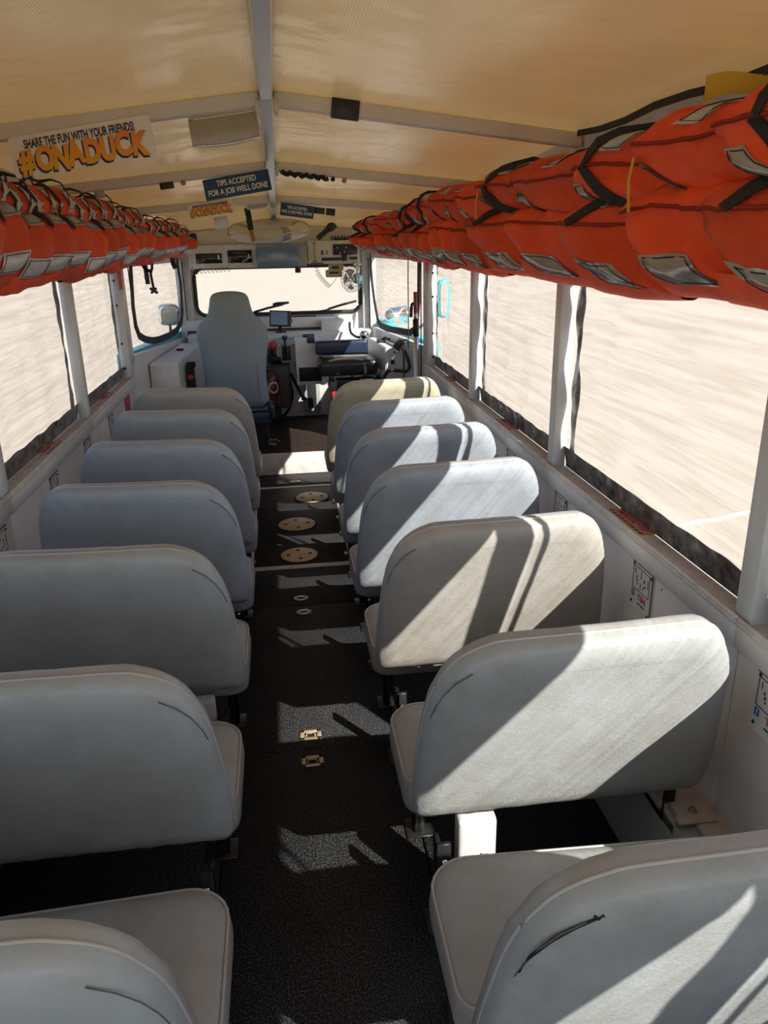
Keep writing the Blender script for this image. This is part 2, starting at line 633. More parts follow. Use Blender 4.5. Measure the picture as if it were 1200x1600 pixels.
bm = bm_new()
box(bm, -1.2, 1.2, -1.9, 6.3, -0.10, -0.012)
floor = struct('floor', bm, 'floor', 'black nonslip floor running down the aisle and under the benches')
def floor_piece(x0, x1, y0, y1, name='floor_panel', m='floor', h=0.0, g=0.003):
    b = bm_new()
    box(b, x0 + g, x1 - g, y0 + g, y1 - g, -0.02, h, 0.002, seg=1)
    return obj(name, b, m, floor)
panels = []
for y0, y1 in ((-1.9, -0.1), (-0.1, 1.2), (1.2, 2.51), (2.51, 3.76), (3.76, 4.27)):
    panels.append(floor_piece(-0.29, 0.36, y0, y1))
    floor_piece(-1.12, -0.29, y0, y1)
    floor_piece(0.36, 1.12, y0, y1)
panels.append(floor_piece(-0.25, 0.335, 4.32, 5.90))
floor_piece(-1.12, -0.29, 4.27, 6.3)
floor_piece(0.375, 1.12, 4.27, 6.3)
panels.append(floor_piece(-0.29, 0.375, 5.935, 6.3))
floor_piece(-0.29, 0.375, 4.27, 4.32, 'threshold_strip', 'white_dirty', 0.004, 0.001)
floor_piece(-0.29, 0.375, 5.90, 5.935, 'threshold_strip', 'white_dirty', 0.003, 0.001)
floor_piece(0.335, 0.375, 4.32, 5.90, 'edge_strip', 'rail', 0.004, 0.001)
floor_piece(-0.29, -0.25, 4.32, 5.90, 'edge_strip', 'rail', 0.004, 0.001)

def hatch_handle(x, y, parent, w=0.085, d=0.062, m='brass'):
    b = bm_new()
    for (x0, x1, y0, y1) in ((-w / 2, w / 2, -d / 2, -d / 2 + 0.014), (-w / 2, w / 2, d / 2 - 0.014, d / 2), (-w / 2, -w / 2 + 0.018, -d / 2, d / 2), (w / 2 - 0.018, w / 2, -d / 2, d / 2)):
        box(b, x + x0, x + x1, y + y0, y + y1, 0.0, 0.005, 0.001, seg=1)
    box(b, x - w / 2 + 0.016, x + w / 2 - 0.016, y - d / 2 + 0.012, y + d / 2 - 0.012, -0.001, 0.0015, mi=1)
    tube(b, [(x - 0.018, y - 0.012, 0.004), (x - 0.016, y + 0.008, 0.005), (x + 0.016, y + 0.008, 0.005), (x + 0.018, y - 0.012, 0.004)], 0.003, 6)
    for sx in (-1, 1):
        for sy in (-1, 1):
            lathe(b, [(0.0035, 0.004), (0.003, 0.0065), (0, 0.007)], 8, Matrix.Translation((x + sx * (w / 2 - 0.008), y + sy * (d / 2 - 0.007), 0)), 1)
    obj('recessed_handle', b, [m, 'hole'], parent)
hatch_handle(0.02, 2.43, panels[2])
hatch_handle(0.02, 2.595, panels[3])
hatch_handle(0.03, 3.68, panels[3], 0.08, 0.055, 'alu')
hatch_handle(0.02, 3.85, panels[4], 0.08, 0.055, 'alu')
hatch_handle(0.04, 6.05, panels[6], 0.085, 0.05)
for x, y, r in ((0.03, 4.47, 0.115), (0.03, 5.03, 0.128), (0.16, 5.61, 0.125)):
    b = bm_new()
    T = Matrix.Translation((x, y, 0))
    lathe(b, [(r + 0.012, 0.0), (r + 0.012, 0.004), (r + 0.002, 0.004)], 32, T, 1)
    lathe(b, [(r, 0.0), (r, 0.007), (r - 0.004, 0.009), (0, 0.009)], 32, T)
    for k in range(4):
        a = k * PI / 2 + 0.1
        lathe(b, [(0.014, 0.0085), (0.013, 0.0098), (0, 0.0098)], 10, T @ Matrix.Translation((0.6 * r * math.cos(a), 0.6 * r * math.sin(a), 0)), 1)
    obj('deck_plate', b, ['plate', 'hole'], panels[5])

# raised cab floor with white step riser
bm = bm_new()
prism(bm, [(-1.13, 6.3), (1.13, 6.3), (0.92, 7.85), (-0.92, 7.85)], 'z', -0.1, 0.172)
cabfloor = struct('floor_cab', bm, 'mat', 'raised brown black mat floor of the driver cab')
bm = bm_new()
box(bm, -1.12, 1.12, 6.285, 6.31, 0.0, 0.182, 0.004)
obj('step_riser', bm, 'white_dirty', cabfloor)

# side walls
for s, nm in ((1, 'right'), (-1, 'left')):
    bm = bm_new()
    box(bm, *sorted((s * 1.125, s * 1.2)), -1.9, 5.95, -0.1, 0.925)
    wall = struct('wall_' + nm, bm, 'white', 'white painted side wall under the %s windows' % nm)
    ys = [-1.9, -1.3, 0.15, 1.6, 3.05, 4.5, 5.93]
    for y0, y1 in zip(ys, ys[1:]):
        b = bm_new()
        box(b, *sorted((s * 1.115, s * 1.127)), y0 + 0.002, y1 - 0.002, 0.0, 0.845, 0.003, seg=1)
        for k in range(5):
            yy = y0 + 0.1 + (y1 - y0 - 0.2) * k / 4
            lathe(b, [(0.004, 0), (0.003, 0.002), (0, 0.0025)], 6, frame_mtx((s * 1.115, yy, 0.82), (0, 1, 0), (0, 0, s)) @ Matrix.Identity(4), 1)
        obj('wall_panel', b, ['white', 'grey_paint'], wall)
        b = bm_new()
        box(b, *sorted((s * 1.098, s * 1.127)), y0 + 0.002, y1 - 0.002, 0.852, 0.918, 0.004, seg=1)
        obj('fascia_strip', b, 'white', wall)
        b = bm_new()
        box(b, *sorted((s * 1.094, s * 1.225)), y0 + 0.001, y1 - 0.001, 0.915, 0.932, 0.005, seg=1)
        box(b, *sorted((s * 1.096, s * 1.108)), y0 + 0.001, y1 - 0.001, 0.928, 0.940, 0.004, seg=1)
        obj('sill', b, 'white_dirty', wall)
    # base ledge and outer skin
    b = bm_new()
    box(b, *sorted((s * 0.985, s * 1.118)), -1.9, 6.28, 0.0, 0.325, 0.004, seg=1)
    obj('base_ledge', b, 'grey_paint', wall)
    b = bm_new()
    box(b, *sorted((s * 1.04, s * 1.118)), -1.9, 6.28, 0.323, 0.345, 0.003, seg=1)
    obj('ledge_rail', b, 'rail', wall)
    b = bm_new()
    box(b, *sorted((s * 1.2, s * 1.23)), -1.9, 5.95, -1.0, 0.9, 0.004)
    obj('hull_side', b, 'turq', wall)
    # header over the windows
    b = bm_new()
    ytop = [(y, zr(y) - ev(y) + 0.01) for y in (-1.9, 5.95)]
    ytop = [(y, zr(y) - ev(y) + 0.005) for y in (5.95, 3.0, -1.9)]
    prism(b, [(-1.9, 1.70), (5.95, 1.70)] + ytop, 'x', s * 1.148, s * 1.175)
    obj('header_panel', b, 'white', wall)
    # window posts
    for y in YP:
        b = bm_new()
        w = 0.036 if y < 5.8 else 0.045
        box(b, *sorted((s * 1.112, s * (1.168 if y < 5.8 else 1.185))), y - w, y + w, 0.925, 1.75, 0.004, seg=1)
        if y > 5.8:
            for z in (1.0, 1.18, 1.45, 1.62):
                lathe(b, [(0.009, 0), (0.007, 0.004), (0, 0.005)], 8, frame_mtx((s * 1.15, y - w, z), (1, 0, 0), (0, 0, 1)), 1)
        obj('window_post', b, ['white', 'black'], wall)

# rear wall: low panel with an open top behind the camera
bm = bm_new()
box(bm, -1.2, 1.2, -1.98, -1.9, -0.1, 0.93)
wr = struct('wall_rear', bm, 'white', 'low white rear wall behind the last benches')

# roof: two skins per bay, ridge beam and cross beams
bm = bm_new()
YB = [-1.98, 0.35, 3.0, 4.45, 5.85, 8.25]
for s in (-1, 1):                                       # gutter rails are the ceiling's own mesh
    for y0, y1 in zip(YB, YB[1:]):
        a = [(s * hw(y0), y0, zr(y0) - ev(y0)), (s * hw(y1), y1, zr(y1) - ev(y1))]
        tube(bm, a, 0.018, 6)
ceiling = struct('ceiling', bm, 'white', 'glossy cream vinyl roof lining sloping down from a silver ridge')
for y0, y1 in zip(YB, YB[1:]):
    for s in (-1, 1):
        b = bm_new()
        def sk(u, v, lift=0.0):
            y = y0 + (y1 - y0) * v
            x = s * hw(y) * u
            sag = 0.012 * math.sin(PI * u) * math.sin(PI * v)
            return Vector((x, y, zr(y) - ev(y) * u - sag + lift))
        grid(b, lambda u, v: sk(u, v), 10, 10)
        grid(b, lambda u, v: sk(u, v, 0.012), 2, 2)
        obj('roof_panel', b, 'roof', ceiling, fixn=False)
b = bm_new()
for y0, y1 in zip(YB, YB[1:]):
    prism(b, [(-0.028, 0), (-0.02, -0.03), (0.02, -0.03), (0.028, 0)], 'y', y0, y1)
    for v in b.verts[-8:]:
        v.co.z += zr(v.co.y)
obj('ridge_beam', b, 'alu', ceiling)
for y in YB[1:-1]:
    for s in (-1, 1):
        b = bm_new()
        x0, x1 = 0.025, hw(y) - 0.03
        d = ev(y) / hw(y)
        vs = []
        for yy in (y - 0.025, y + 0.025):
            for x in (x0, x1):
                zt = zr(y) - d * x
                vs.append([b.verts.new((s * x, yy, zt - 0.052)), b.verts.new((s * x, yy, zt - 0.002))])
        A, B, D, E_ = vs
        for q in ((A[0], B[0], B[1], A[1]), (D[0], E_[0], E_[1], D[1]), (A[0], D[0], E_[0], B[0]), (A[1], B[1], E_[1], D[1]), (A[0], A[1], D[1], D[0]), (B[0], E_[0], E_[1], B[1])):
            b.faces.new(q)
        bmesh.ops.bevel(b, geom=list(b.edges), offset=0.004, segments=1, affect='EDGES')
        # bracket where the beam meets the ridge
        box(b, *sorted((s * 0.022, s * 0.04)), y - 0.03, y + 0.03, zr(y) - 0.075, zr(y) - 0.03, 0.004, seg=1)
        obj('cross_beam', b, 'cream', ceiling)

# ------------------------------------------------------------------ side windows: clear vinyl curtains
wi = 0
def curtain(s, y0, y1, idx, label):
    b = bm_new()
    x = s * 1.175
    def P(u, v):
        y = y0 + (y1 - y0) * u
        z = 0.95 + 0.80 * v
        return Vector((x + 0.012 * nz(y * 5, z * 1.5, idx) + 0.004 * nz(y * 16, z * 3, idx), y, z))
    grid(b, P, 30, 16)
    w = struct('window_%d' % idx, b, 'pane', label)
    b = bm_new()
    def Q(u, v):
        y = y0 + (y1 - y0) * u
        z = 0.933 + (0.088 + 0.012 * nz(y * 7, idx)) * v
        return Vector((x - s * (0.006 + 0.012 * v * v + 0.010 * nz(y * 22, z * 10, idx) * math.sin(PI * v)), y, z))
    grid(b, Q, 70, 6)
    obj('bottom_band', b, 'blackband', w, fixn=False)
    for ya, wd in ((y0 + 0.05, 0.045), (y1 - 0.065, 0.085)):
        b = bm_new()
        def S(u, v):
            z = 0.95 + 0.78 * v
            k = wd * (0.75 + 0.5 * nz(z * 6, ya, idx))
            return Vector((x - s * (0.006 + 0.006 * nz(z * 12, u * 2, ya)), ya + (u - 0.5) * k + 0.012 * nz(z * 3, ya), z))
        grid(b, S, 3, 40)
        obj('side_strip', b, 'blackband', w, fixn=False)
    return w
names = ['behind the camera', 'beside the camera', 'nearest in view', 'second in view from the camera', 'third, next to the cab post', '']
for s, nm in ((1, 'right'), (-1, 'left')):
    for k, (y0, y1) in enumerate(zip(YP, YP[1:])):
        wi += 1
        curtain(s, y0 + 0.036, y1 - 0.036, wi, 'clear vinyl curtain window with crinkled black band, %s side, %s' % (nm, names[k]))

# ------------------------------------------------------------------ cab walls, windshield
for s, nm in ((1, 'right'), (-1, 'left')):
    A = Vector((s * 1.13, 5.95, 0)); B = Vector((s * 0.90, 8.0, 0))
    def W(p, z, off=0.0):
        v = A.lerp(B, p)
        nrm = Vector((-s * (B - A).y, s * (B - A).x, 0)).normalized()   # inwards
        if nrm.x * s > 0:
            nrm = -nrm
        v = v + nrm * off
        return Vector((v.x, v.y, z))
    def slab(b, p0, p1, z0, z1, o0, o1, z0b=None, z1b=None):
        z0b = z0 if z0b is None else z0b
        z1b = z1 if z1b is None else z1b
        vs = [b.verts.new(W(p, z, o)) for o in (o0, o1) for p, z in ((p0, z0), (p1, z0b), (p1, z1b), (p0, z1))]
        for q in ((0, 1, 2, 3), (4, 5, 6, 7), (0, 1, 5, 4), (1, 2, 6, 5), (2, 3, 7, 6), (3, 0, 4, 7)):
            b.faces.new([vs[i] for i in q])
    bm = bm_new()
    slab(bm, 0.0, 1.0, -0.1, 1.06 if s > 0 else 1.07, -0.05, 0.0, None, 1.04 if s > 0 else 0.99)
    cw = struct('wall_cab_' + nm, bm, 'white', 'white cab wall below the %s front side window' % nm)
    b = bm_new()
    slab(b, 0.0, 0.06, 1.0, 1.80, -0.05, 0.0)
    slab(b, 0.93, 1.0, 0.98, 1.80, -0.05, 0.01)
    slab(b, 0.0, 1.0, 1.70, 2.03, -0.05, 0.0, None, 1.93)
    obj('window_frame', b, 'white', cw)
    b = bm_new()
    for p, z in [(0.97, 1.0 + 0.07 * k) for k in range(10)]:
        lathe(b, [(0.005, 0), (0.004, 0.003), (0, 0.004)], 6, frame_mtx(W(p, z, 0.01), (0, 0, 1), (0, 1, 0)))
    tube(b, [W(0.945, z, 0.012) for z in (1.02, 1.3, 1.7)], 0.006, 6)
    obj('window_seal', b, 'rubber', cw)
    wi += 1
    b = bm_new()
    grid(b, lambda u, v: W(0.05 + 0.89 * u, 1.0 + 0.72 * v, -0.02 + 0.012 * nz(u * 5, v * 2, s)), 16, 10)
    w = struct('window_%d' % wi, b, 'pane', 'clear vinyl front side window with black edged flap, %s of cab' % nm)
    strip = [(0.939, 1.74), (0.90, 1.45), (0.864, 1.299), (0.80, 1.12), (0.74, 1.085), (0.62, 1.08), (0.40, 1.105), (0.253, 1.121), (0.18, 1.16), (0.15, 1.22), (0.12, 1.40), (0.114, 1.74)] if s > 0 else \
            [(0.16, 1.74), (0.125, 1.411), (0.13, 1.267), (0.16, 1.19), (0.23, 1.145), (0.33, 1.11), (0.445, 1.093), (0.60, 1.088), (0.74, 1.10), (0.85, 1.16), (0.89, 1.25), (0.913, 1.50), (0.88, 1.76)]
    b = bm_new()
    wn_ = (W(0, 0, 1) - W(0, 0, 0))
    tube(b, [W(p, z, 0.0) for p, z in strip], 0.01, flat=(0.055, 0.012, tuple(wn_)))
    obj('flap_edging', b, 'webbing', w)
    # turquoise coaming outside
    b = bm_new()
    slab(b, 0.06, 1.02, 0.2, 1.085 if s > 0 else 1.075, -0.13, -0.055, None, 1.10 if s > 0 else 1.05)
    obj('outer_coaming', b, 'turq', cw)

# front wall with windshield opening
WX0, WX1, WZ0, WZ1 = -0.80, 0.81, 1.19, 1.625
bm = bm_new()
box(bm, -0.93, WX0 - 0.02, 8.0, 8.06, 0.17, 1.95)
box(bm, WX1 + 0.02, 0.93, 8.0, 8.06, 0.17, 1.95)
box(bm, WX0 - 0.02, WX1 + 0.02, 8.0, 8.06, 0.17, WZ0 - 0.02)
box(bm, WX0 - 0.02, WX1 + 0.02, 8.0, 8.06, WZ1 + 0.02, 1.95)
wf = struct('wall_front', bm, 'white', 'white front bulkhead around the windshield')
def rrect(x0, x1, z0, z1, r, y, n=6):
    pts = []
    for cx, cz, a0 in ((x1 - r, z1 - r, 0), (x0 + r, z1 - r, PI / 2), (x0 + r, z0 + r, PI), (x1 - r, z0 + r, 1.5 * PI)):
        for k in range(n + 1):
            a = a0 + PI / 2 * k / n
            pts.append(Vector((cx + r * math.cos(a), y, cz + r * math.sin(a))))
    return pts
b = bm_new()
pin = rrect(WX0 - 0.01, WX1 + 0.01, WZ0 - 0.01, WZ1 + 0.01, 0.097, 8.01)
cxm, czm = (WX0 + WX1) / 2, (WZ0 + WZ1) / 2
pout = []
for p in pin:
    ex = (WX1 - WX0) / 2 - 0.085; ez = (WZ1 - WZ0) / 2 - 0.085
    q = Vector((p.x, 8.01, p.z))
    q.x = cxm + (1 if p.x > cxm else -1) * ((WX1 - WX0) / 2 + 0.04)
    q.z = czm + (1 if p.z > czm else -1) * ((WZ1 - WZ0) / 2 + 0.04)
    pout.append(q)
for i in range(len(pin)):
    j = (i + 1) % len(pin)
    vs = [pin[i], pin[j], pout[j], pout[i]]
    if (pout[i] - pout[j]).length < 1e-6:
        vs = vs[:3]
    b.faces.new([b.verts.new(v) for v in vs])
obj('windshield_surround', b, 'white', wf)
bm = bm_new()
bm.faces.new([bm.verts.new(p) for p in rrect(WX0, WX1, WZ0, WZ1, 0.09, 8.03)])
wi += 1
ws = struct('window_%d' % wi, bm, 'glass', 'wide windshield pane with rounded corners in black rubber')
bm = bm_new()
tube(bm, rrect(WX0 - 0.008, WX1 + 0.008, WZ0 - 0.008, WZ1 + 0.008, 0.095, 7.995), 0.019, 8, closed=True)
obj('gasket', bm, 'rubber', ws)
# cab fittings that belong to the front wall
b = bm_new()
prism(b, [(-1.0, 1.9), (1.0, 1.9), (1.0, 1.965), (0, 2.055), (-1.0, 1.965)], 'y', 8.0, 8.06)
obj('gable_panel', b, 'cream', wf)
b = bm_new()
prism(b, [(-0.93, 1.852), (0.93, 1.852), (0.93, 1.945), (0.0, 2.035), (-0.93, 1.945)], 'y', 7.84, 7.90)
obj('header_shelf', b, 'cream', wf)
b = bm_new()
box(b, -0.90, 0.55, 7.80, 8.0, 1.055, 1.155, 0.006)
box(b, 0.40, 0.71, 7.68, 8.0, 1.01, 1.13, 0.008)
obj('dash_shelf', b, 'white', wf)
b = bm_new()
box(b, -0.88, 0.39, 7.785, 7.80, 1.035, 1.057)
obj('painted_shelf_shadow', b, 'black', wf)  # solid black strip painted as the shade under the shelf
b = bm_new()
box(b, -0.88, 0.88, 7.60, 7.80, 0.82, 1.035, 0.008)
obj('dash_panel', b, 'white', wf)
b = bm_new()
box(b, -0.88, 0.88, 7.79, 7.84, 0.172, 0.82, 0.004)
obj('firewall_panel', b, 'white_dirty', wf)
b = bm_new()
box(b, 0.20, 0.36, 7.76, 7.795, 0.22, 0.62, 0.006)
obj('access_cover', b, 'grey_paint', wf)
b = bm_new()
box(b, 0.235, 0.32, 7.75, 7.765, 0.26, 0.60, 0.004)
obj('vent_slot', b, 'black', wf)
for s in (-1, 1):
    b = bm_new()
    box(b, *sorted((s * 0.84, s * 0.93)), 7.93, 8.0, 0.95, 1.9, 0.006)
    for k in range(8):
        lathe(b, [(0.006, 0), (0.004, 0.003), (0, 0.004)], 6, frame_mtx((s * 0.885, 7.93, 1.05 + 0.09 * k), (1, 0, 0), (0, 0, 1)), 1)
    obj('windshield_pillar', b, ['white', 'grey_paint'], wf)

# ------------------------------------------------------------------ bench seats
BACK = [(0.9, .409), (0.7, .409), (0.5, .409), (0.36, .409), (0.31, .409), (0.285, .413), (.270, .43), (.266, .47), (.269, .55), (.276, .65), (.288, .77), (.303, .84), (.325, .89), (.352, .93), (.385, .955), (.42, .97), (.46, .979), (.6, .982), (.76, .985),
        (.90, .990), (.94, .984), (.97, .966), (.998, .93), (1.016, .89), (1.03, .84), (1.045, .75), (1.058, .65), (1.070, .54), (1.072, .46), (1.065, .425), (1.045, .412), (1.01, .409)]
def smooth_poly(pts, n=84):
    """closed Catmull-Rom resample"""
    k = len(pts)
    out = []
    for i in range(k):
        p0, p1, p2, p3 = (Vector(pts[(i + j - 1) % k]) for j in range(4))
        m = 4
        for q in range(m):
            t = q / m
            out.append(0.5 * ((2 * p1) + (p2 - p0) * t + (2 * p0 - 5 * p1 + 4 * p2 - p3) * t * t + (3 * p1 - p0 - 3 * p2 + p3) * t ** 3))
    return out
def inset(poly, d):
    """shrink an outline towards its middle by about d on every side"""
    xs = [p.x for p in poly]; ys = [p.y for p in poly]
    cx, cy = (min(xs) + max(xs)) / 2, (min(ys) + max(ys)) / 2
    kx, ky = 1 - d / ((max(xs) - min(xs)) / 2), 1 - d / ((max(ys) - min(ys)) / 2)
    return [Vector((cx + (p.x - cx) * kx, cy + (p.y - cy) * ky)) for p in poly]
def pad(bm, poly, T, to3, bulge=0.012, r=0.03, mi_face=0, mi_side=1, wr=0.0, low=None):
    """cushion from an outline: two gently domed panels and a boxing strip; to3(p, depth) maps to 3-D"""
    prof = [(r * 2.6, -bulge), (r * 1.4, -bulge * 0.55), (r * 0.55, r * 0.16), (r * 0.14, r * 0.45), (0.0, r), (-0.003, T / 2), (0.0, T - r), (r * 0.14, T - r * 0.45), (r * 0.55, T - r * 0.16), (r * 1.4, T + bulge * 0.55), (r * 2.6, T + bulge)]
    rings = []
    for d, h in prof:
        ring = []
        for i, p in enumerate(inset(poly, d)):
            hh = h + wr * nz(p.x * 30, p.y * 30, h * 5)
            ring.append(bm.verts.new(to3(p, hh)))
        rings.append(ring)
    k = len(poly)
    for q, (A, B) in enumerate(zip(rings, rings[1:])):
        for j in range(k):
            f = bm.faces.new((A[j], A[(j + 1) % k], B[(j + 1) % k], B[j]))
            f.smooth = True
            f.material_index = mi_side if 5 <= q <= 6 and not (low and poly[j].y < low) else mi_face
    for ring, h in ((rings[0], -bulge), (rings[-1], T + bulge)):
        c = Vector((0, 0, 0))
        for v in ring:
            c += v.co
        f = bm.faces.new(ring)
        f.smooth = True
        f.material_index = mi_face
    return rings

KB = 0.27
CB = 1 / math.sqrt(1 + KB * KB)
BNORM = Vector((0, CB, CB * KB))
def backto3(p, h):                                       # p = (x, z on the rear face); depth forwards
    return Vector((p.x, -KB * (p.y - 0.41), p.y)) + BNORM * h
BP = smooth_poly(BACK)
CUSH = []
for (cx, cy, a0, r) in ((0.325, 0.175, PI, 0.06), (1.03, 0.175, 1.5 * PI, 0.06), (1.03, 0.42, 0, 0.07), (0.365, 0.42, PI / 2, 0.10)):
    for k in range(7):
        a = a0 + PI / 2 * k / 6
        CUSH.append(Vector((cx + r * math.cos(a), cy + r * math.sin(a))))
def cushto3(p, h):
    return Vector((p.x, p.y, 0.305 + h))

def make_bench(side, face, boxing, label, y):
    X = (lambda v: Vector((v.x, v.y, v.z))) if side > 0 else (lambda v: Vector((0.072 - v.x, v.y, v.z)))
    root = thing('bench_seat', label, 'bench seat', (0, y, 0), 'grey vinyl bench seats in two rows')
    b = bm_new()
    pad(b, BP, 0.085, lambda p, h: X(backto3(p, h)), 0.010, 0.024, wr=0.003, low=0.44)
    back = obj('backrest', b, [face, boxing], root, local=True)
    b = bm_new()
    tube(b, [X(backto3(p, 0.0425)) for p in inset(BP, -0.002)], 0.0036, 5, closed=True)
    obj('piping', b, 'piping', back, local=True)
    b = bm_new()
    # short dart seam on the upper aisle corner
    sp = [(0.290, 0.80), (0.300, 0.835), (0.318, 0.872), (0.345, 0.905), (0.38, 0.93)]
    tube(b, [X(backto3(Vector(p), -0.001)) for p in sp], 0.0016, 4)
    obj('dart_seam', b, 'seam', back, local=True)
    b = bm_new()
    # gathered vinyl hem along the lower edge
    pts = [X(backto3(Vector((0.29 + 0.76 * i / 24, 0.408 + 0.006 * nz(i * 0.9, side, y))), 0.022 + 0.006 * nz(i * 1.3, y))) for i in range(25)]
    tube(b, pts, [0.006 + 0.004 * abs(nz(i * 2.1, y)) for i in range(25)], 6)
    obj('hem', b, face, back, local=True)
    b = bm_new()
    pad(b, CUSH, 0.135, lambda p, h: X(cushto3(p, h)), 0.010, 0.035, wr=0.002)
    cu = obj('cushion', b, [face, boxing], root, local=True)
    b = bm_new()
    tube(b, [X(cushto3(p, 0.120)) for p in inset(CUSH, 0.004)], 0.0040, 5, closed=True)
    obj('piping', b, 'piping', cu, local=True)
    b = bm_new()
    x0, x1 = sorted((X(Vector((0.33, 0, 0))).x, X(Vector((1.04, 0, 0))).x))
    box(b, x0, x1, 0.16, 0.45, 0.292, 0.312, 0.003, seg=1)
    for xx in (1.0,):
        xa, xb = sorted((X(Vector((xx - 0.015, 0, 0))).x, X(Vector((xx + 0.015, 0, 0))).x))
        box(b, xa, xb, 0.03, 0.30, 0.285, 0.31, 0.002, seg=1)
        if xx > 0.5:
            box(b, xa, xb, 0.03, 0.045, 0.285, 0.50, 0.002, seg=1)
    obj('seat_frame', b, 'steel_black', root, local=True)
    for yy in (0.03, 0.40):
        b = bm_new()
        a = X(Vector((0.335, yy, 0))); c = X(Vector((0.375, yy + 0.045, 0)))
        box(b, min(a.x, c.x), max(a.x, c.x), yy, yy + 0.014, 0.0, 0.295, 0.002, seg=1)
        xa = X(Vector((0.335, 0, 0))).x
        box(b, min(xa, xa - side * -0.014), max(xa, xa + side * 0.014), yy, yy + 0.05, 0.0, 0.295, 0.002, seg=1)
        x0, x1 = sorted((X(Vector((0.31, 0, 0))).x, X(Vector((0.41, 0, 0))).x))
        box(b, x0, x1, yy - 0.02, yy + 0.07, 0.0, 0.007, 0.002, seg=1)
        leg = obj('leg', b, 'steel_black', root, local=True)
        for z in (0.17, 0.24):
            b = bm_new()
            lathe(b, [(0.010, 0), (0.010, 0.008), (0.005, 0.011), (0, 0.012)], 8, frame_mtx(X(Vector((0.356, yy - 0.001, z))), (1, 0, 0), (0, 0, 1)))
            obj('bolt', b, 'chrome', leg, local=True)
    b = bm_new()
    x0, x1 = sorted((X(Vector((0.985, 0, 0))).x, X(Vector((1.095, 0, 0))).x))
    xr = (x0 if side > 0 else x1)
    box(b, x0, x1, -0.055, 0.06, 0.346, 0.354, 0.002, seg=1)
    box(b, *sorted((xr, xr + side * 0.012)), -0.03, 0.06, 0.290, 0.354, 0.002, seg=1)
    wb = obj('wall_bracket', b, 'rail', root, local=True)
    b = bm_new()
    lathe(b, [(0.013, 0), (0.012, 0.003), (0.007, 0.005), (0.007, 0.010), (0, 0.011)], 10, Matrix.Translation((x0 + 0.06, -0.01, 0.354)))
    obj('bolt', b, 'wood', wb, local=True)
    return root

R_ROWS = [(0.93, 'vinyl', 'grey bench seat nearest the camera on the right, its backrest torn at the corner seam'),
          (1.60, 'vinyl', 'grey bench seat second from the camera on the right, white box under its aisle end'),
          (2.35, 'vinyl_warm', 'warm grey bench seat on the right crossed by a jagged curtain shadow, third from camera'),
          (3.03, 'vinyl_blue', 'pale blue grey bench seat on the right, fourth from the camera'),
          (3.69, 'vinyl_blue', 'blue grey bench seat on the right, third from the front cab'),
          (4.37, 'vinyl_blue', 'blue grey bench seat on the right directly behind the cream front bench'),
          (5.05, 'vinyl_cream', 'cream yellow bench seat at the front of the right row')]
L_ROWS = [(0.93, 'vinyl', 'grey bench seat in the bottom left corner of the photo'),
          (1.60, 'vinyl', 'grey bench seat second from the camera on the left, dart seam opening on its backrest'),
          (2.31, 'vinyl', 'dark grey bench seat on the left, third from the camera'),
          (2.98, 'vinyl_blue', 'grey bench seat on the left, fourth from the camera'),
          (3.65, 'vinyl_blue', 'blue grey bench seat on the left, third from the driver seat'),
          (4.34, 'vinyl', 'grey bench seat on the left, second behind the driver seat'),
          (5.02, 'vinyl_warm', 'grey bench seat directly behind the driver seat on the left')]
protos = {}
for side, rows in ((1, R_ROWS), (-1, L_ROWS)):
    for y, m, lab in rows:
        if (side, m) in protos:
            r = copy_tree(protos[(side, m)])
            r.location = (0, y, 0)
            r['label'] = lab
        else:
            protos[(side, m)] = make_bench(side, m, 'vinyl_box', lab, y)
# torn seam on the nearest right bench
near = protos[(1, 'vinyl')]
b = bm_new()
tp = [(0.392, 0.938), (0.398, 0.932), (0.404, 0.939), (0.411, 0.930), (0.416, 0.936)]
tube(b, [backto3(Vector(p), 0.002) for p in tp], [0.002, 0.005, 0.003, 0.005, 0.002], 5)
tube(b, [backto3(Vector(p), 0.0005) for p in ((0.296, 0.81), (0.308, 0.85), (0.335, 0.888), (0.365, 0.915), (0.395, 0.934))], 0.003, 5)
obj('torn_seam', b, 'hole', [c for c in near.children if c.name.startswith('backrest')][0], local=True)

# white moulded boxes under two benches
for loc, lab in (((0.455, 1.65, 0.0), 'white moulded box under the second right bench with a steel bracket'), ((-0.365, 2.36, 0.0), 'white moulded box under the third left bench')):
    s = 1 if loc[0] > 0 else -1
    t = thing('under_seat_box', lab, 'box', loc)
    x, y = loc[0], loc[1]
    b = bm_new()
    box(b, x - 0.055, x + 0.055, y, y + 0.055, 0.17, 0.345, 0.014, seg=3)
    box(b, x - 0.03, x + 0.03, y + 0.015, y + 0.05, 0.0, 0.175, 0.004)
    obj('housing', b, 'white', t)
    b = bm_new()
    tube(b, [(x + s * 0.02, y - 0.004, 0.235), (x + s * 0.02, y - 0.004, 0.16), (x + s * 0.025, y - 0.02, 0.12), (x + s * 0.035, y - 0.03, 0.004)], 0.01, flat=(0.016, 0.005, (0, -1, 0.2)))
    obj('bracket', b, 'chrome', t)

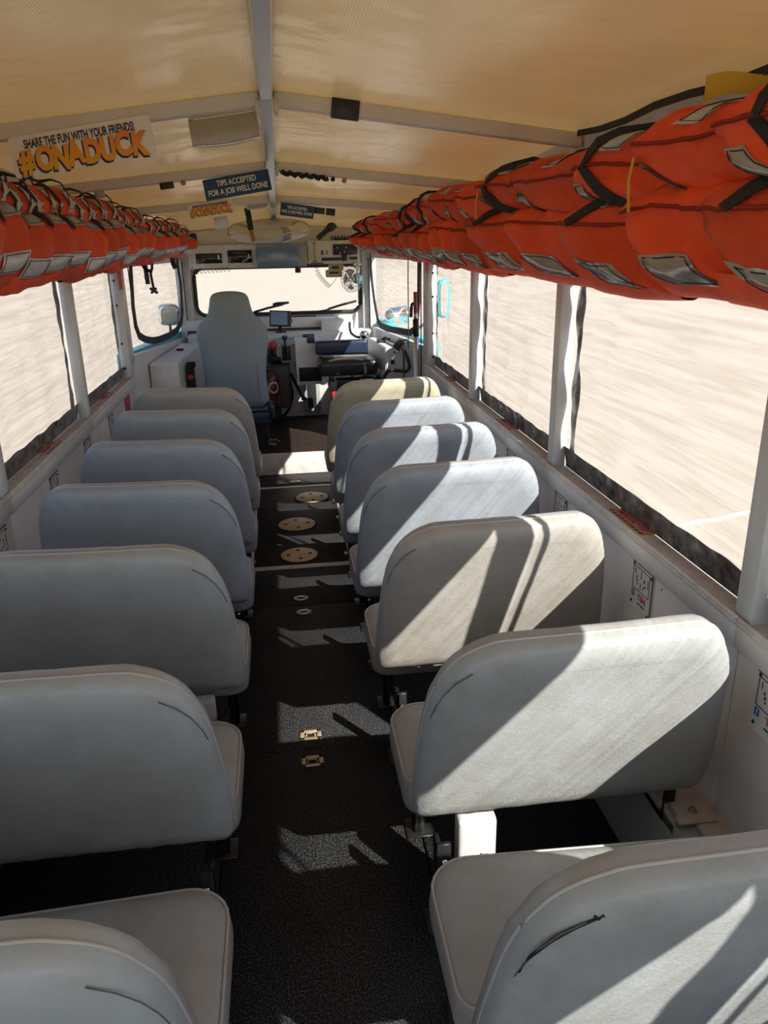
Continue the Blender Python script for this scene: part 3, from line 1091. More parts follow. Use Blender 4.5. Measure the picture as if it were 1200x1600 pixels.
# ------------------------------------------------------------------ life vests in the overhead rows
def surf(P, s, t, off):
    e = 0.004
    p = P(s, t)
    a = P(min(s + e, 1), t) - P(max(s - e, 0), t)
    c = P(s, min(t + e, 1)) - P(s, max(t - e, 0))
    n = a.cross(c)
    if n.length < 1e-9:
        return p
    n.normalize()
    if n.x > 0:                                          # local frame: aisle is -x
        n = -n
    if abs(n.x) < 0.2 and n.z < 0 and t < 0.3:
        n = -n
    return p + n * off
def lobe_fn(cu, cz, ru, rz, L, skew, tt, seed, wr):
    """P(s,t): s near->far along y, t top->bottom round the roll; u inwards = -x"""
    def P(s, t):
        ph = math.radians(118 - 222 * t)
        k = 0.42 + 0.58 * s
        bul = 1.0 - 0.10 * max(0.0, (s - 0.9) / 0.1) ** 2
        w = wr * (nz(s * 3.1 + seed, t * 3.2, seed) + 0.45 * nz(s * 7 + t * 5 + seed, t * 6 - s * 3, 3 + seed) - 0.5 * max(0.0, 0.25 - abs(nz(s * 5 - t * 3, t * 2.5 + s * 2, seed + 8))))
        fold = 0.010 * math.exp(-((t - tt) / 0.045) ** 2)
        cp = math.cos(ph)
        u = cu - 0.085 * (1 - s) + (ru * k * bul) * math.copysign(abs(cp) ** 0.72, cp) + w + fold
        z = cz + rz * bul * math.sin(ph) + 0.018 * nz(s * 2 + seed, t, 9) - 0.02 * (1 - s)
        u = max(u, -0.045)
        y = -L * (1 - s) - skew * abs(t - tt) ** 1.35 + 0.012 * nz(t * 5, seed, 2) * s
        return Vector((-u, y, z))
    return P
def lobe_mesh(b, P, ns=16, nt=18):
    vs = grid(b, P, ns, nt)
    last = vs[-1]
    prev = last
    for q, (dx, dy) in enumerate(((0.030, 0.003), (0.060, -0.02), (0.075, -0.06))):
        cur = []
        for j, v in enumerate(last):
            c = v.co
            cz = sum(w.co.z for w in last) / len(last)
            cur.append(b.verts.new((c.x + dx, c.y + dy, cz + (c.z - cz) * (0.97 - 0.05 * q))))
        for j in range(len(cur) - 1):
            f = b.faces.new((prev[j], prev[j + 1], cur[j + 1], cur[j]))
            f.smooth = True
        prev = cur
def patch(b, P, s0, s1, t0, t1, off=0.004, n=6, stitch=True):
    grid(b, lambda u, v: surf(P, s0 + (s1 - s0) * u, t0 + (t1 - t0) * v, off), n, n)
    if stitch:
        i = 0.1
        a0, a1, c0, c1 = s0 + (s1 - s0) * i, s1 - (s1 - s0) * i, t0 + (t1 - t0) * i, t1 - (t1 - t0) * i
        pts = []
        for k in range(5): pts.append((a0 + (a1 - a0) * k / 5, c0))
        for k in range(5): pts.append((a1, c0 + (c1 - c0) * k / 5))
        for k in range(5): pts.append((a1 - (a1 - a0) * k / 5, c1))
        for k in range(5): pts.append((a0, c1 - (c1 - c0) * k / 5))
        tube(b, [surf(P, s, t, off + 0.0006) for s, t in pts], 0.0016, 3, closed=True, mi=1)

def vest_proto(kind, seed, label):
    """local frame of a RIGHT hand vest (aisle towards -x), tip at y=0, runs towards -y"""
    r = thing('life_vest', label, 'life vest')
    right = kind == 'right'
    L = 0.50
    if right:
        up = lobe_fn(-0.005, 2.028, 0.125, 0.094, L, 0.62, 0.47, seed, 0.042)
        lo = lobe_fn(0.012, 1.845, 0.135, 0.118, L, 0.72, 0.38, seed + 5, 0.042)
    else:
        up = lobe_fn(-0.015, 2.015, 0.10, 0.080, L, 0.22, 0.5, seed, 0.018)
        lo = lobe_fn(0.020, 1.865, 0.125, 0.120, L, 0.32, 0.45, seed + 5, 0.018)
    lobes = []
    for nm, P in (('upper_panel', up), ('lower_panel', lo)):
        b = bm_new()
        lobe_mesh(b, P)
        o = obj(nm, b, 'orange', r, local=True)
        lobes.append(o)
        b = bm_new()
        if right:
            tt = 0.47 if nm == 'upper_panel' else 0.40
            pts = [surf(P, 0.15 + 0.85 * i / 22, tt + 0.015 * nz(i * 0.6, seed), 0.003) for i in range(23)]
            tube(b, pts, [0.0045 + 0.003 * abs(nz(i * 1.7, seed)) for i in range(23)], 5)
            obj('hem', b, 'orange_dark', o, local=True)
    up_o, lo_o = lobes
    def tape(P, o, m, *a, **k):
        b = bm_new()
        patch(b, P, *a, **k)
        obj('reflective_patch', b, [m, 'ink'], o, local=True)
    if right:
        tape(up, up_o, 'cream_tape', 0.66, 0.76, 0.12, 0.36)
        tape(up, up_o, 'silver_tape', 0.90, 0.995, 0.60, 0.86)
        tape(lo, lo_o, 'cream_tape', 0.70, 0.80, 0.10, 0.27)
        tape(lo, lo_o, 'silver_tape', 0.66, 0.985, 0.64, 0.84)
    else:
        tape(up, up_o, 'cream_tape', 0.66, 0.76, 0.28, 0.62)
        tape(up, up_o, 'cream_tape', 0.86, 0.95, 0.28, 0.62)
        tape(lo, lo_o, 'silver_tape', 0.74, 0.97, 0.10, 0.36)
        tape(lo, lo_o, 'blue_tape', 0.58, 0.965, 0.62, 0.80)
    b = bm_new()
    # back panel hanging under the roll
    def BPn(u, v):
        y = -0.52 + 0.54 * u
        a = PI * v
        x = -0.05 + 0.115 * v + 0.008 * nz(y * 7, v * 3, seed)
        z = 1.775 - 0.058 * math.sin(a) ** 0.7 - 0.012 * math.sin(PI * u) + 0.008 * nz(y * 6, v * 2, seed + 2) - 0.02 * v
        return Vector((x, y, z))
    grid(b, BPn, 14, 8)
    bp = obj('back_panel', b, 'orange', r, local=True, fixn=False)
    if seed % 2 == 0 or not right:
        # black webbing strap down the roll
        b = bm_new()
        s = 0.80 if right else 0.68
        pts = [Vector((0.06, -0.13 if right else -0.17, 2.125))] + [surf(up, s, 0.02 + 0.83 * i / 9, 0.007) for i in range(10)] + [surf(lo, s, 0.10 + 0.30 * i / 3, 0.010) for i in range(4)]
        tube(b, pts, 0.01, flat=(0.030 if right else 0.020, 0.004, (-1, 0, 0.15)))
        obj('strap', b, 'webbing', r, local=True)
    if not right:
        b = bm_new()
        pts = [surf(up, 0.86, 0.02 + 0.5 * i / 6, 0.006 + 0.028 * math.sin(PI * i / 6)) for i in range(7)]
        tube(b, pts, 0.01, flat=(0.016, 0.003, (-1, 0, 0.3)))
        obj('strap_loop', b, 'webbing', r, local=True)
    if seed % 3 == 1:
        b = bm_new()
        p0 = surf(up, 0.9, 0.55, 0.012)
        tube(b, [p0, p0 + Vector((-0.006, 0.004, -0.05)), p0 + Vector((-0.002, 0.0, -0.12))], 0.01, flat=(0.020, 0.003, (-1, 0.3, 0)))
        obj('pull_tab', b, 'yellow', r, local=True)
    return r

def vx(y):
    return 0.975 if y < 5.6 else 0.975 - 0.115 * (y - 5.6)
ordinal = ['nearest', 'second', 'third', 'fourth', 'fifth', 'sixth', 'seventh', 'eighth', 'ninth', 'tenth', 'eleventh', 'twelfth', 'thirteenth', 'fourteenth', 'fifteenth', 'sixteenth', 'seventeenth', 'eighteenth']
def mirror_mesh(o):
    for ch in o.children:
        mirror_mesh(ch)
    if o.type == 'MESH':
        o.data.transform(Matrix.Diagonal((-1, 1, 1, 1)))
        o.data.flip_normals()
TIPS = {1: [1.58, 1.95, 2.38, 2.98, 3.50, 3.90, 4.18, 4.50, 4.82, 5.15, 5.45, 5.75, 6.05, 6.35, 6.65, 6.95, 7.22],
        -1: [2.72, 2.99, 3.27, 3.62, 3.94, 4.28, 4.59, 4.92, 5.22, 5.52, 5.82, 6.15, 6.50, 6.85, 7.20]}
for side in (1, -1):
    nm = 'right' if side > 0 else 'left'
    pr = []
    for k, y in enumerate(TIPS[side]):
        lab = '%s orange life vest from the camera in the overhead row above the %s windows' % (ordinal[k], nm)
        gap = (y - TIPS[side][k - 1]) if k else 0.42
        if k < 6:
            r = vest_proto(nm, k if side > 0 else k + 7, lab)
            if side < 0:
                mirror_mesh(r)
            pr.append(r)
        else:
            r = copy_tree(pr[[3, 1, 5, 0, 4, 2][k % 6]])
            r['label'] = lab
        r['group'] = 'orange life vests in the %s overhead row' % nm
        r.location = (side * vx(y), y, 0.012 * math.sin(k * 2.1))
        x = abs(r.location.x)
        fz = min(1.0, max(0.62, (roofz(x - 0.03, y) - 0.01 - 1.85) / 0.285))
        r.scale = (1, min(1.5, max(0.55, gap / 0.42)), fz)
        r.location.z += 1.85 * (1 - fz)
        r.rotation_euler = (0, 0, side * (0.06 if y < 5.6 else 0.17) + 0.03 * math.sin(k * 1.7))

# ------------------------------------------------------------------ signs, lamps and pads under the roof
def plate_sign(name, label, corners_c, w, h, tilt, back, y, r=0.012, group=None):
    """thin board standing across the vehicle, centre corners_c, turned by tilt about y"""
    t = thing(name, label, 'sign', corners_c, group)
    F = frame_mtx(corners_c, (math.cos(tilt), 0, math.sin(tilt)), (-math.sin(tilt) * 0.95, 0.30, math.cos(tilt)))
    b = bm_new()
    poly = []
    for cx, cy, a0 in ((w / 2 - r, h / 2 - r, 0), (-w / 2 + r, h / 2 - r, PI / 2), (-w / 2 + r, -h / 2 + r, PI), (w / 2 - r, -h / 2 + r, 1.5 * PI)):
        for k in range(5):
            a = a0 + PI / 2 * k / 4
            poly.append((cx + r * math.cos(a), cy + r * math.sin(a)))
    prism(b, poly, 'z', -0.004, 0.0)
    bmesh.ops.transform(b, matrix=F, verts=b.verts)
    obj('board', b, back, t)
    return t, F
def duck_sign(label, c, w, h, tilt, y):
    t, F = plate_sign('slogan_sign', label, c, w, h, tilt, 'sign_white', y)
    k = w / 0.47
    text('slogan_line', 'SHARE THE FUN WITH YOUR FRIENDS!', 0.040 * k, F @ Matrix.Translation((-0.004 * k, 0.036 * k, 0.001)), 'navy_ink', t, bold=0.0011 * k, sx=0.52)
    text('lettering_shadow', '#ONADUCK', 0.105 * k, F @ Matrix.Translation((-0.004 * k, -0.027 * k, 0.0008)), 'navy_ink', t, bold=0.0070 * k, sx=0.68, jitter=0.62 * k)
    text('lettering', '#ONADUCK', 0.105 * k, F @ Matrix.Translation((0.001 * k, -0.022 * k, 0.0022)), 'grad', t, bold=0.0058 * k, sx=0.68, jitter=0.62 * k)
duck_sign('large white board with orange lettering hung below the nearest left cross beam', (-0.620, 2.94, 2.168), 0.475, 0.135, 0.155, 2.94)
duck_sign('small white board with orange lettering on the far left cross beam', (-0.424, 5.80, 2.085), 0.315, 0.092, 0.13, 5.8)
def tips_sign(label, c, w, h, tilt):
    t, F = plate_sign('tips_sign', label, c, w, h, tilt, 'blue_sign', 0, 0.003)
    k = w / 0.34
    text('text_line', 'TIPS ACCEPTED', 0.040 * k, F @ Matrix.Translation((0.0, 0.021 * k, 0.001)), 'white_ink', t, bold=0.0007 * k, sx=0.72)
    text('text_line', 'FOR A JOB WELL DONE', 0.040 * k, F @ Matrix.Translation((0.0, -0.022 * k, 0.001)), 'white_ink', t, bold=0.0007 * k, sx=0.72)
tips_sign('large dark blue tips sign left of the ridge on the second cross beam', (-0.177, 4.38, 2.139), 0.345, 0.107, 0.15)
tips_sign('small dark blue tips sign right of the ridge, on the far cross beam', (0.166, 5.78, 2.062), 0.232, 0.088, -0.13)

def dome_light(label, c, w, d, tilt):
    t = thing('dome_light', label, 'ceiling light', c, 'ribbed dome lights left of the ridge')
    F = frame_mtx(c, (math.cos(tilt), 0, math.sin(tilt)), (-math.sin(tilt) * 0.9, 0.42, 0.90))
    b = bm_new()
    n = 26
    def L(u, v):
        x = (u - 0.5) * w
        bow = 1 - 0.16 * (2 * u - 1) ** 2
        y = (v - 0.5) * d - (0.12 * d * (1 - (2 * u - 1) ** 2) if v < 0.5 else 0)
        z = 0.030 * math.sin(PI * min(1, max(0, v))) ** 0.6 * bow + 0.0022 * math.cos(u * n * 2 * PI)
        return F @ Vector((x, y, z))
    grid(b, L, n * 4, 10)
    obj('lens', b, 'lens', t, fixn=False)
    b = bm_new()
    rim = [F @ Vector(((u - 0.5) * w, (v - 0.5) * d - (0.12 * d * (1 - (2 * u - 1) ** 2) if v < 0.5 else 0), 0.002)) for u, v in [(k / 10, 1) for k in range(11)] + [(1, 0.5)] + [(1 - k / 10, 0) for k in range(11)] + [(0, 0.5)]]
    tube(b, rim, 0.005, 6, closed=True)
    obj('rim', b, 'alu', t)
    b = bm_new()
    box(b, -w / 2, w / 2, -d / 2, d / 2 + 0.03, -0.012, 0.0, 0.004, mtx=F)
    obj('backplate', b, 'cream', t)
dome_light('large ribbed dome light beyond the nearest cross beam, left of the ridge', (-0.158, 3.17, 2.250), 0.245, 0.10, 0.13)
dome_light('small ribbed dome light near the life ring, left of the ridge', (-0.110, 6.10, 2.125), 0.155, 0.06, 0.12)

def small_pad(name, label, cat, x0, x1, y, z0, z1, m, tilt, group=None, parts=None):
    b = bm_new()
    cx, cz = (x0 + x1) / 2, (z0 + z1) / 2
    T = Matrix.Translation((cx, y, cz)) @ Matrix.Rotation(-tilt, 4, 'Y')
    box(b, -(x1 - x0) / 2, (x1 - x0) / 2, -0.006, 0.0, -(z1 - z0) / 2, (z1 - z0) / 2, 0.002, mtx=T, seg=1)
    return tag(obj(name, b, m, loc=(cx, y, cz)), label, cat, group)
small_pad('foam_pad', 'black foam pad on the nearest right cross beam', 'pad', 0.222, 0.320, 2.973, 2.252, 2.322, 'black', -0.12)
small_pad('foam_pad', 'small black pad on the second left cross beam', 'pad', -0.575, -0.503, 4.422, 2.125, 2.158, 'black', 0.12)
small_pad('foam_pad', 'black pad beside the small tips sign, the left one of the pair', 'pad', 0.285, 0.362, 5.822, 2.040, 2.083, 'black', -0.12)
small_pad('foam_pad', 'black pad beside the small tips sign, the right one of the pair', 'pad', 0.370, 0.435, 5.822, 2.028, 2.075, 'black', -0.12)
small_pad('tape_patch', 'greenish tape patch on the second left cross beam above the vests', 'tape', -0.905, -0.855, 4.422, 2.085, 2.122, 'grey_paint', 0.12)
small_pad('paper_note', 'small white paper note under the small slogan board', 'note', -0.415, -0.315, 5.86, 1.955, 2.035, 'white', 0.12)
b = bm_new()
pts = [(0.05 + 0.25 * k / 20, 4.418, 2.198 - 0.030 * k / 20 + 0.006 * math.sin(k * 1.9)) for k in range(21)]
tube(b, pts, [0.010 + 0.005 * abs(math.sin(k * 1.3)) for k in range(21)], 6)
tag(obj('glue_smear', b, 'hole', loc=(0.17, 4.418, 2.18)), 'long black glue smear on the second right cross beam', 'smear')
for x, z, r, lab in ((0.325, 2.165, 0.012, 'black round spot just right of the glue smear'), (0.385, 2.158, 0.013, 'brown round spot farther right of the glue smear'), (-0.455, 2.155, 0.014, 'brown round spot right of the small black pad on the left beam')):
    b = bm_new()
    lathe(b, [(r, 0), (r, 0.004), (r * 0.6, 0.006), (0, 0.006)], 14, frame_mtx((x, 4.424, z), (1, 0, 0), (0, 0, 1)))
    tag(obj('plug', b, 'hole' if x == 0.325 else 'wood', loc=(x, 4.424, z)), lab, 'plug')

# life ring strapped under the front roof
t = thing('life_ring', 'aged white life ring strapped flat under the front roof', 'life ring', (-0.045, 7.0, 1.97))
RT = Matrix.Translation((-0.045, 6.95, 1.955)) @ Matrix.Rotation(0.17, 4, 'X') @ Matrix.Rotation(-0.03, 4, 'Y')
b = bm_new()
R0, r0, r1 = 0.265, 0.076, 0.056
def ringp(a, bq):
    return RT @ Vector(((R0 + r0 * math.cos(bq)) * math.cos(a), (R0 + r0 * math.cos(bq)) * math.sin(a), r1 * math.sin(bq)))
grid(b, lambda u, v: ringp(2 * PI * u, 2 * PI * v), 48, 16)
bmesh.ops.remove_doubles(b, verts=b.verts, dist=1e-5)
ring = obj('ring_body', b, 'ringwhite', t)
for a in (0.12, PI - 0.15, 1.5 * PI + 0.45):
    b = bm_new()
    wa = 0.20 if a < 4 else 0.10
    def band(u, v):
        aa = a - wa + 2 * wa * u
        bq = 2 * PI * v
        q = (r0 + 0.004) * math.cos(bq)
        return RT @ Vector(((R0 + q) * math.cos(aa), (R0 + q) * math.sin(aa), (r1 + 0.004) * math.sin(bq)))
    grid(b, band, 6, 16)
    obj('tape_band', b, 'silver_tape', ring)
b = bm_new()
tube(b, [RT @ Vector(((R0 + r0 + 0.006) * math.cos(2 * PI * k / 40), (R0 + r0 + 0.006) * math.sin(2 * PI * k / 40), 0.02 * math.sin(k * 0.8))) for k in range(40)], 0.006, 5, closed=True)
obj('grab_rope', b, 'cream', ring)
for k, (a0, a1) in enumerate(((4.45, 4.60), (4.72, 4.84), (4.95, 5.10))):
    b = bm_new()
    tube(b, [RT @ Vector(((R0 - r0 * 0.62 + 0.012 * j) * math.cos(a0 + (a1 - a0) * j / 2), (R0 - r0 * 0.62 + 0.012 * j) * math.sin(a0 + (a1 - a0) * j / 2), -r1 * 0.9)) for j in range(3)], 0.004, 4)
    obj('letter_mark', b, 'ink', ring)
t = thing('hanging_strap', 'black strap with an amber end hanging in front of the life ring', 'strap', (-0.20, 6.55, 2.11))
b = bm_new()
tube(b, [(-0.205, 6.52, 2.120), (-0.195, 6.55, 2.06), (-0.190, 6.57, 2.00), (-0.185, 6.585, 1.955)], 0.01, flat=(0.045, 0.006, (0, -1, 0.1)))
obj('webbing', b, 'webbing', t)
b = bm_new()
tube(b, [(-0.185, 6.582, 1.955), (-0.178, 6.60, 1.90), (-0.172, 6.61, 1.865)], 0.01, flat=(0.030, 0.010, (0, -1, 0.1)))
obj('strap_end', b, 'wood', t)

# ------------------------------------------------------------------ overhead consoles
t = thing('radio_console', 'white overhead console with two radios above the driver', 'console', (-0.495, 7.7, 1.63))
b = bm_new()
box(b, -0.81, -0.185, 7.70, 7.83, 1.635, 1.845, 0.006)
obj('housing', b, 'white_dirty', t)
for x0, x1, z0, z1, nm in ((-0.745, -0.505, 1.682, 1.770, 'radio'), (-0.45, -0.225, 1.682, 1.795, 'radio')):
    b = bm_new()
    box(b, x0, x1, 7.690, 7.702, z0, z1, 0.003, seg=1)
    r = obj(nm, b, 'black_gloss', t)
    b = bm_new()
    for k in range(3):
        lathe(b, [(0.011, 0), (0.010, 0.012), (0, 0.013)], 10, frame_mtx((x0 + 0.035 + 0.06 * k, 7.690, z0 + 0.03), (1, 0, 0), (0, 0, 1)))
    box(b, x0 + 0.05, x1 - 0.05, 7.687, 7.691, z1 - 0.035, z1 - 0.015)
    o = obj('knobs', b, 'black', r)
    o['kind'] = 'stuff'
    b = bm_new()
    box(b, x1 - 0.035, x1 - 0.022, 7.686, 7.690, z0 + 0.035, z0 + 0.075)
    obj('indicator', b, 'white_ink', r)
b = bm_new()
for q in range(3):
    lathe(b, [(0.006, 0), (0.005, 0.004), (0, 0.005)], 8, frame_mtx((-0.785, 7.70, 1.69 + 0.035 * q), (1, 0, 0), (0, 0, 1)))
for x in (-0.79, -0.36, -0.2):
    lathe(b, [(0.008, 0), (0.007, 0.004), (0, 0.005)], 8, frame_mtx((x, 7.70, 1.652), (1, 0, 0), (0, 0, 1)))
o = obj('screws', b, 'grey_paint', t)
o['kind'] = 'stuff'
b = bm_new()
tube(b, [(-0.315, 7.685, 1.69), (-0.30, 7.68, 1.705), (-0.28, 7.68, 1.70), (-0.265, 7.68, 1.725), (-0.235, 7.68, 1.725), (-0.215, 7.68, 1.75), (-0.20, 7.69, 1.745)], 0.004, 5)
obj('white_wire', b, 'white_ink', t)
b = bm_new()
n = 150
tube(b, [(-0.80 + 0.36 * k / n, 7.68 + 0.013 * math.cos(k * 2 * PI / 15), 1.605 + 0.020 * (k / n) + 0.017 * math.sin(k * 2 * PI / 15)) for k in range(n + 1)], 0.003, 4)
tag(obj('coiled_cord', b, 'black', loc=(-0.62, 7.68, 1.61)), 'black coiled cord hanging under the radio console', 'cord')

t = thing('rear_view_mirror', 'wide rear view mirror with painted blue grey reflection between the overhead consoles', 'mirror', (0.02, 7.6, 1.64))
b = bm_new()
box(b, -0.180, 0.205, 7.56, 7.60, 1.640, 1.815, 0.006)
obj('mirror_glass', b, 'painted_reflection', t)
b = bm_new()
box(b, -0.17, 0.285, 7.60, 7.83, 1.640, 1.81, 0.006)
obj('housing', b, 'grey_paint', t)

t = thing('control_console', 'cream overhead switch console right of the mirror', 'console', (0.54, 7.6, 1.65))
b = bm_new()
box(b, 0.30, 0.785, 7.62, 7.83, 1.655, 1.865, 0.006)
obj('housing', b, 'cream', t)
b = bm_new()
box(b, 0.535, 0.765, 7.605, 7.622, 1.735, 1.83, 0.003, seg=1)
box(b, 0.62, 0.665, 7.602, 7.622, 1.68, 1.75, 0.003, seg=1)
sw = obj('switch_panel', b, 'black', t)
for x, z in ((0.575, 1.80), (0.64, 1.76), (0.66, 1.80), (0.60, 1.75)):
    b = bm_new()
    lathe(b, [(0.008, 0), (0.006, 0.015), (0, 0.016)], 8, frame_mtx((x, 7.605, z), (1, 0, 0), (0, 0, 1)))
    obj('switch', b, 'chrome', sw)
for x0, x1, z0, z1 in ((0.425, 0.615, 1.685, 1.712), (0.69, 0.765, 1.69, 1.715), (0.32, 0.44, 1.657, 1.667)):
    b = bm_new()
    box(b, x0, x1, 7.612, 7.622, z0, z1, 0.002, seg=1)
    obj('slot_plate', b, 'black', t)
b = bm_new()
tube(b, [(0.36, 7.612, 1.68), (0.36, 7.612, 1.85)], 0.003, 5)
for z in (1.68, 1.845):
    tube(b, [(0.34, 7.61, z), (0.38, 7.61, z)], 0.005, 5)
obj('latch_rod', b, 'wood', t)
text('number_mark', '8 1', 0.055, frame_mtx((0.455, 7.619, 1.757), (1, 0, 0), (0, 0, 1)), 'ink', t, bold=0.002)
b = bm_new()
box(b, 0.56, 0.78, 7.63, 7.80, 1.866, 1.885, 0.004)
for k in range(9):
    tube(b, [(0.52 + 0.03 * k, 7.62 + 0.04 * nz(k, 1), 1.868), (0.53 + 0.03 * k, 7.66, 1.905 + 0.01 * nz(k, 5)), (0.55 + 0.03 * k, 7.66 + 0.03 * nz(k, 3), 1.87)], 0.005, 5)
tag(obj('wiring_bundle', b, 'black', loc=(0.65, 7.7, 1.866)), 'black tangle of wires on top of the switch console', 'wires')

t = thing('flashlight', 'black flashlight leaning on top of the switch console', 'flashlight', (0.39, 7.45, 1.87))
b = bm_new()
F = frame_mtx((0.395, 7.62, 1.875), (0, 1, 0), Vector((0.80, 0, 0.60)).cross(Vector((0, 1, 0))))
F = Matrix.Translation((0.395, 7.62, 1.885)) @ Vector((0.78, -0.15, 0.60)).to_track_quat('Z', 'Y').to_matrix().to_4x4()
lathe(b, [(0.0, 0.0), (0.022, 0.0), (0.024, 0.01), (0.024, 0.11), (0.027, 0.12), (0.038, 0.15), (0.038, 0.205), (0.034, 0.21), (0.0, 0.208)], 20, F)
obj('body', b, 'black', t)
b = bm_new()
box(b, -0.006, 0.006, -0.030, -0.020, 0.05, 0.085, 0.003, mtx=F)
obj('switch', b, 'grey_paint', t)

t = thing('intercom_microphone', 'beige hand microphone hanging under the switch console', 'microphone', (0.535, 7.42, 1.54))
b = bm_new()
box(b, 0.475, 0.615, 7.41, 7.46, 1.600, 1.655, 0.008)
obj('holder', b, 'beige_plastic', t)
b = bm_new()
box(b, 0.445, 0.600, 7.395, 7.44, 1.542, 1.610, 0.016, seg=3)
mb = obj('microphone_body', b, 'beige_plastic', t)
b = bm_new()
box(b, 0.48, 0.565, 7.390, 7.398, 1.575, 1.592, 0.002, seg=1)
box(b, 0.50, 0.57, 7.404, 7.412, 1.618, 1.642, 0.002, seg=1)
obj('grille', b, 'black', mb)
b = bm_new()
n = 110
pts = []
for k in range(n + 1):
    f = k / n
    c = Vector((0.36 + 0.09 * f + 0.03 * f * f, 7.43, 1.615 - 0.16 * f ** 0.8))
    pts.append(c + Vector((0.016 * math.cos(k * 0.62), 0.016 * math.sin(k * 0.62), 0.012 * math.cos(k * 0.62 + 0.6))))
tube(b, [(0.34, 7.43, 1.65), (0.35, 7.43, 1.63)] + pts + [(0.50, 7.43, 1.48), (0.535, 7.42, 1.52), (0.545, 7.42, 1.545)], 0.0022, 4)
tag(obj('coiled_cord', b, 'black', loc=(0.42, 7.43, 1.55)), 'dark coiled cord dangling from the beige microphone', 'cord')

t = thing('cab_fan', 'small chrome cage fan with turquoise motor beside the windshield', 'fan', (0.70, 7.35, 1.5))
FC = Vector((0.675, 7.33, 1.525))
FM = Matrix.Translation(FC) @ Vector((-0.80, -0.62, -0.05)).to_track_quat('Z', 'Y').to_matrix().to_4x4()
b = bm_new()
RF = 0.115
for r, z in ((RF, 0.0), (RF * 0.98, 0.03), (RF * 0.72, 0.05), (RF * 0.42, 0.058), (RF * 0.98, -0.03), (RF * 0.6, -0.05)):
    tube(b, [FM @ Vector((r * math.cos(2 * PI * k / 28), r * math.sin(2 * PI * k / 28), z)) for k in range(28)], 0.0022, 4, closed=True)
for k in range(20):
    a = 2 * PI * k / 20
    tube(b, [FM @ Vector((r * math.cos(a), r * math.sin(a), z)) for r, z in ((0.012, 0.06), (RF * 0.5, 0.056), (RF * 0.9, 0.038), (RF, 0.0), (RF * 0.9, -0.038), (RF * 0.3, -0.055))], 0.0018, 4)
o = obj('cage', b, 'chrome', t)
b = bm_new()
lathe(b, [(0, 0.035), (0.02, 0.033), (0.024, 0.0), (0, 0.0)], 14, FM)
hub = obj('hub', b, 'chrome', t)
for k in range(4):
    b = bm_new()
    a0 = k * PI / 2
    grid(b, lambda u, v: FM @ Vector(((0.018 + 0.075 * u) * math.cos(a0 + 0.9 * (v - 0.5) * (0.5 + u)), (0.018 + 0.075 * u) * math.sin(a0 + 0.9 * (v - 0.5) * (0.5 + u)), 0.012 + 0.022 * (v - 0.5))), 5, 4)
    obj('blade', b, 'grey_paint', hub, fixn=False)
b = bm_new()
lathe(b, [(0, -0.115), (0.028, -0.112), (0.040, -0.095), (0.040, -0.045), (0.030, -0.03), (0, -0.03)], 18, FM)
obj('motor', b, 'turq', t)
b = bm_new()
tube(b, [FM @ Vector((0, 0.0, -0.075)), (0.745, 7.40, 1.60), (0.745, 7.45, 1.66)], 0.016, 8)
box(b, 0.72, 0.775, 7.43, 7.66, 1.645, 1.662, 0.004)
obj('bracket', b, 'chrome', t)

# ------------------------------------------------------------------ dash and driver area
t = thing('navigation_screen', 'small blue screen on the dash beside the driver seat', 'screen', (0.0, 7.5, 1.06))
F = Matrix.Translation((0.0, 7.50, 1.175)) @ Matrix.Rotation(0.06, 4, 'Y') @ Matrix.Rotation(-0.12, 4, 'X')
b = bm_new()
box(b, -0.098, 0.105, 0.0, 0.04, -0.072, 0.076, 0.008, mtx=F)
cs = obj('case', b, 'black', t)
b = bm_new()
box(b, -0.086, 0.070, -0.002, 0.002, -0.055, 0.064, mtx=F)
obj('display', b, 'screen', t)
b = bm_new()
tube(b, [F @ Vector((0, 0.03, -0.07)), (0.0, 7.56, 1.06), (0.0, 7.62, 1.037)], 0.016, 8)
box(b, -0.05, 0.05, 7.60, 7.68, 1.035, 1.045, 0.004)
obj('mount', b, 'black', t)
b = bm_new()
tube(b, [F @ Vector((0.1, 0.02, 0.01)), F @ Vector((0.118, 0.03, -0.02)), F @ Vector((0.10, 0.03, -0.055))], 0.005, 6)
obj('cable', b, 'black', t)

for i, (pts, lab) in enumerate((([(-0.34, 7.965, 1.185), (-0.16, 7.965, 1.225), (0.0, 7.965, 1.262)], 'black wiper lying behind the blue screen'), ([(0.30, 7.965, 1.185), (0.46, 7.965, 1.205), (0.74, 7.965, 1.275)], 'black wiper in the right half of the windshield'))):
    t = thing('windshield_wiper', lab, 'wiper', pts[0], 'windshield wipers')
    b = bm_new()
    tube(b, pts, 0.007, 6)
    obj('arm', b, 'black', t)
    b = bm_new()
    d = (Vector(pts[2]) - Vector(pts[1])).normalized()
    c = Vector(pts[2]) - d * 0.12
    tube(b, [c - d * 0.14 + Vector((0, 0.012, 0)), c + Vector((0, 0.012, 0.004)), c + d * 0.16 + Vector((0, 0.012, 0))], 0.01, flat=(0.012, 0.022, (0, 0, 1)))
    obj('blade', b, 'rubber', t)
b = bm_new()
tube(b, [(-0.06, 7.955, 1.265), (-0.02, 7.955, 1.275), (0.10, 7.955, 1.290)], [0.02, 0.022, 0.01], 8)
tag(obj('sun_sensor_bracket', b, 'black', loc=(0, 7.955, 1.27)), 'black clip behind the top of the blue screen', 'clip')
b = bm_new()
lathe(b, [(0, 0), (0.028, 0.0), (0.028, 0.06), (0.02, 0.075), (0, 0.075)], 14, frame_mtx((0.20, 7.72, 1.60), (1, 0, 0), (0, 1, 0)) @ Matrix.Translation((0, 0, -0.02)))
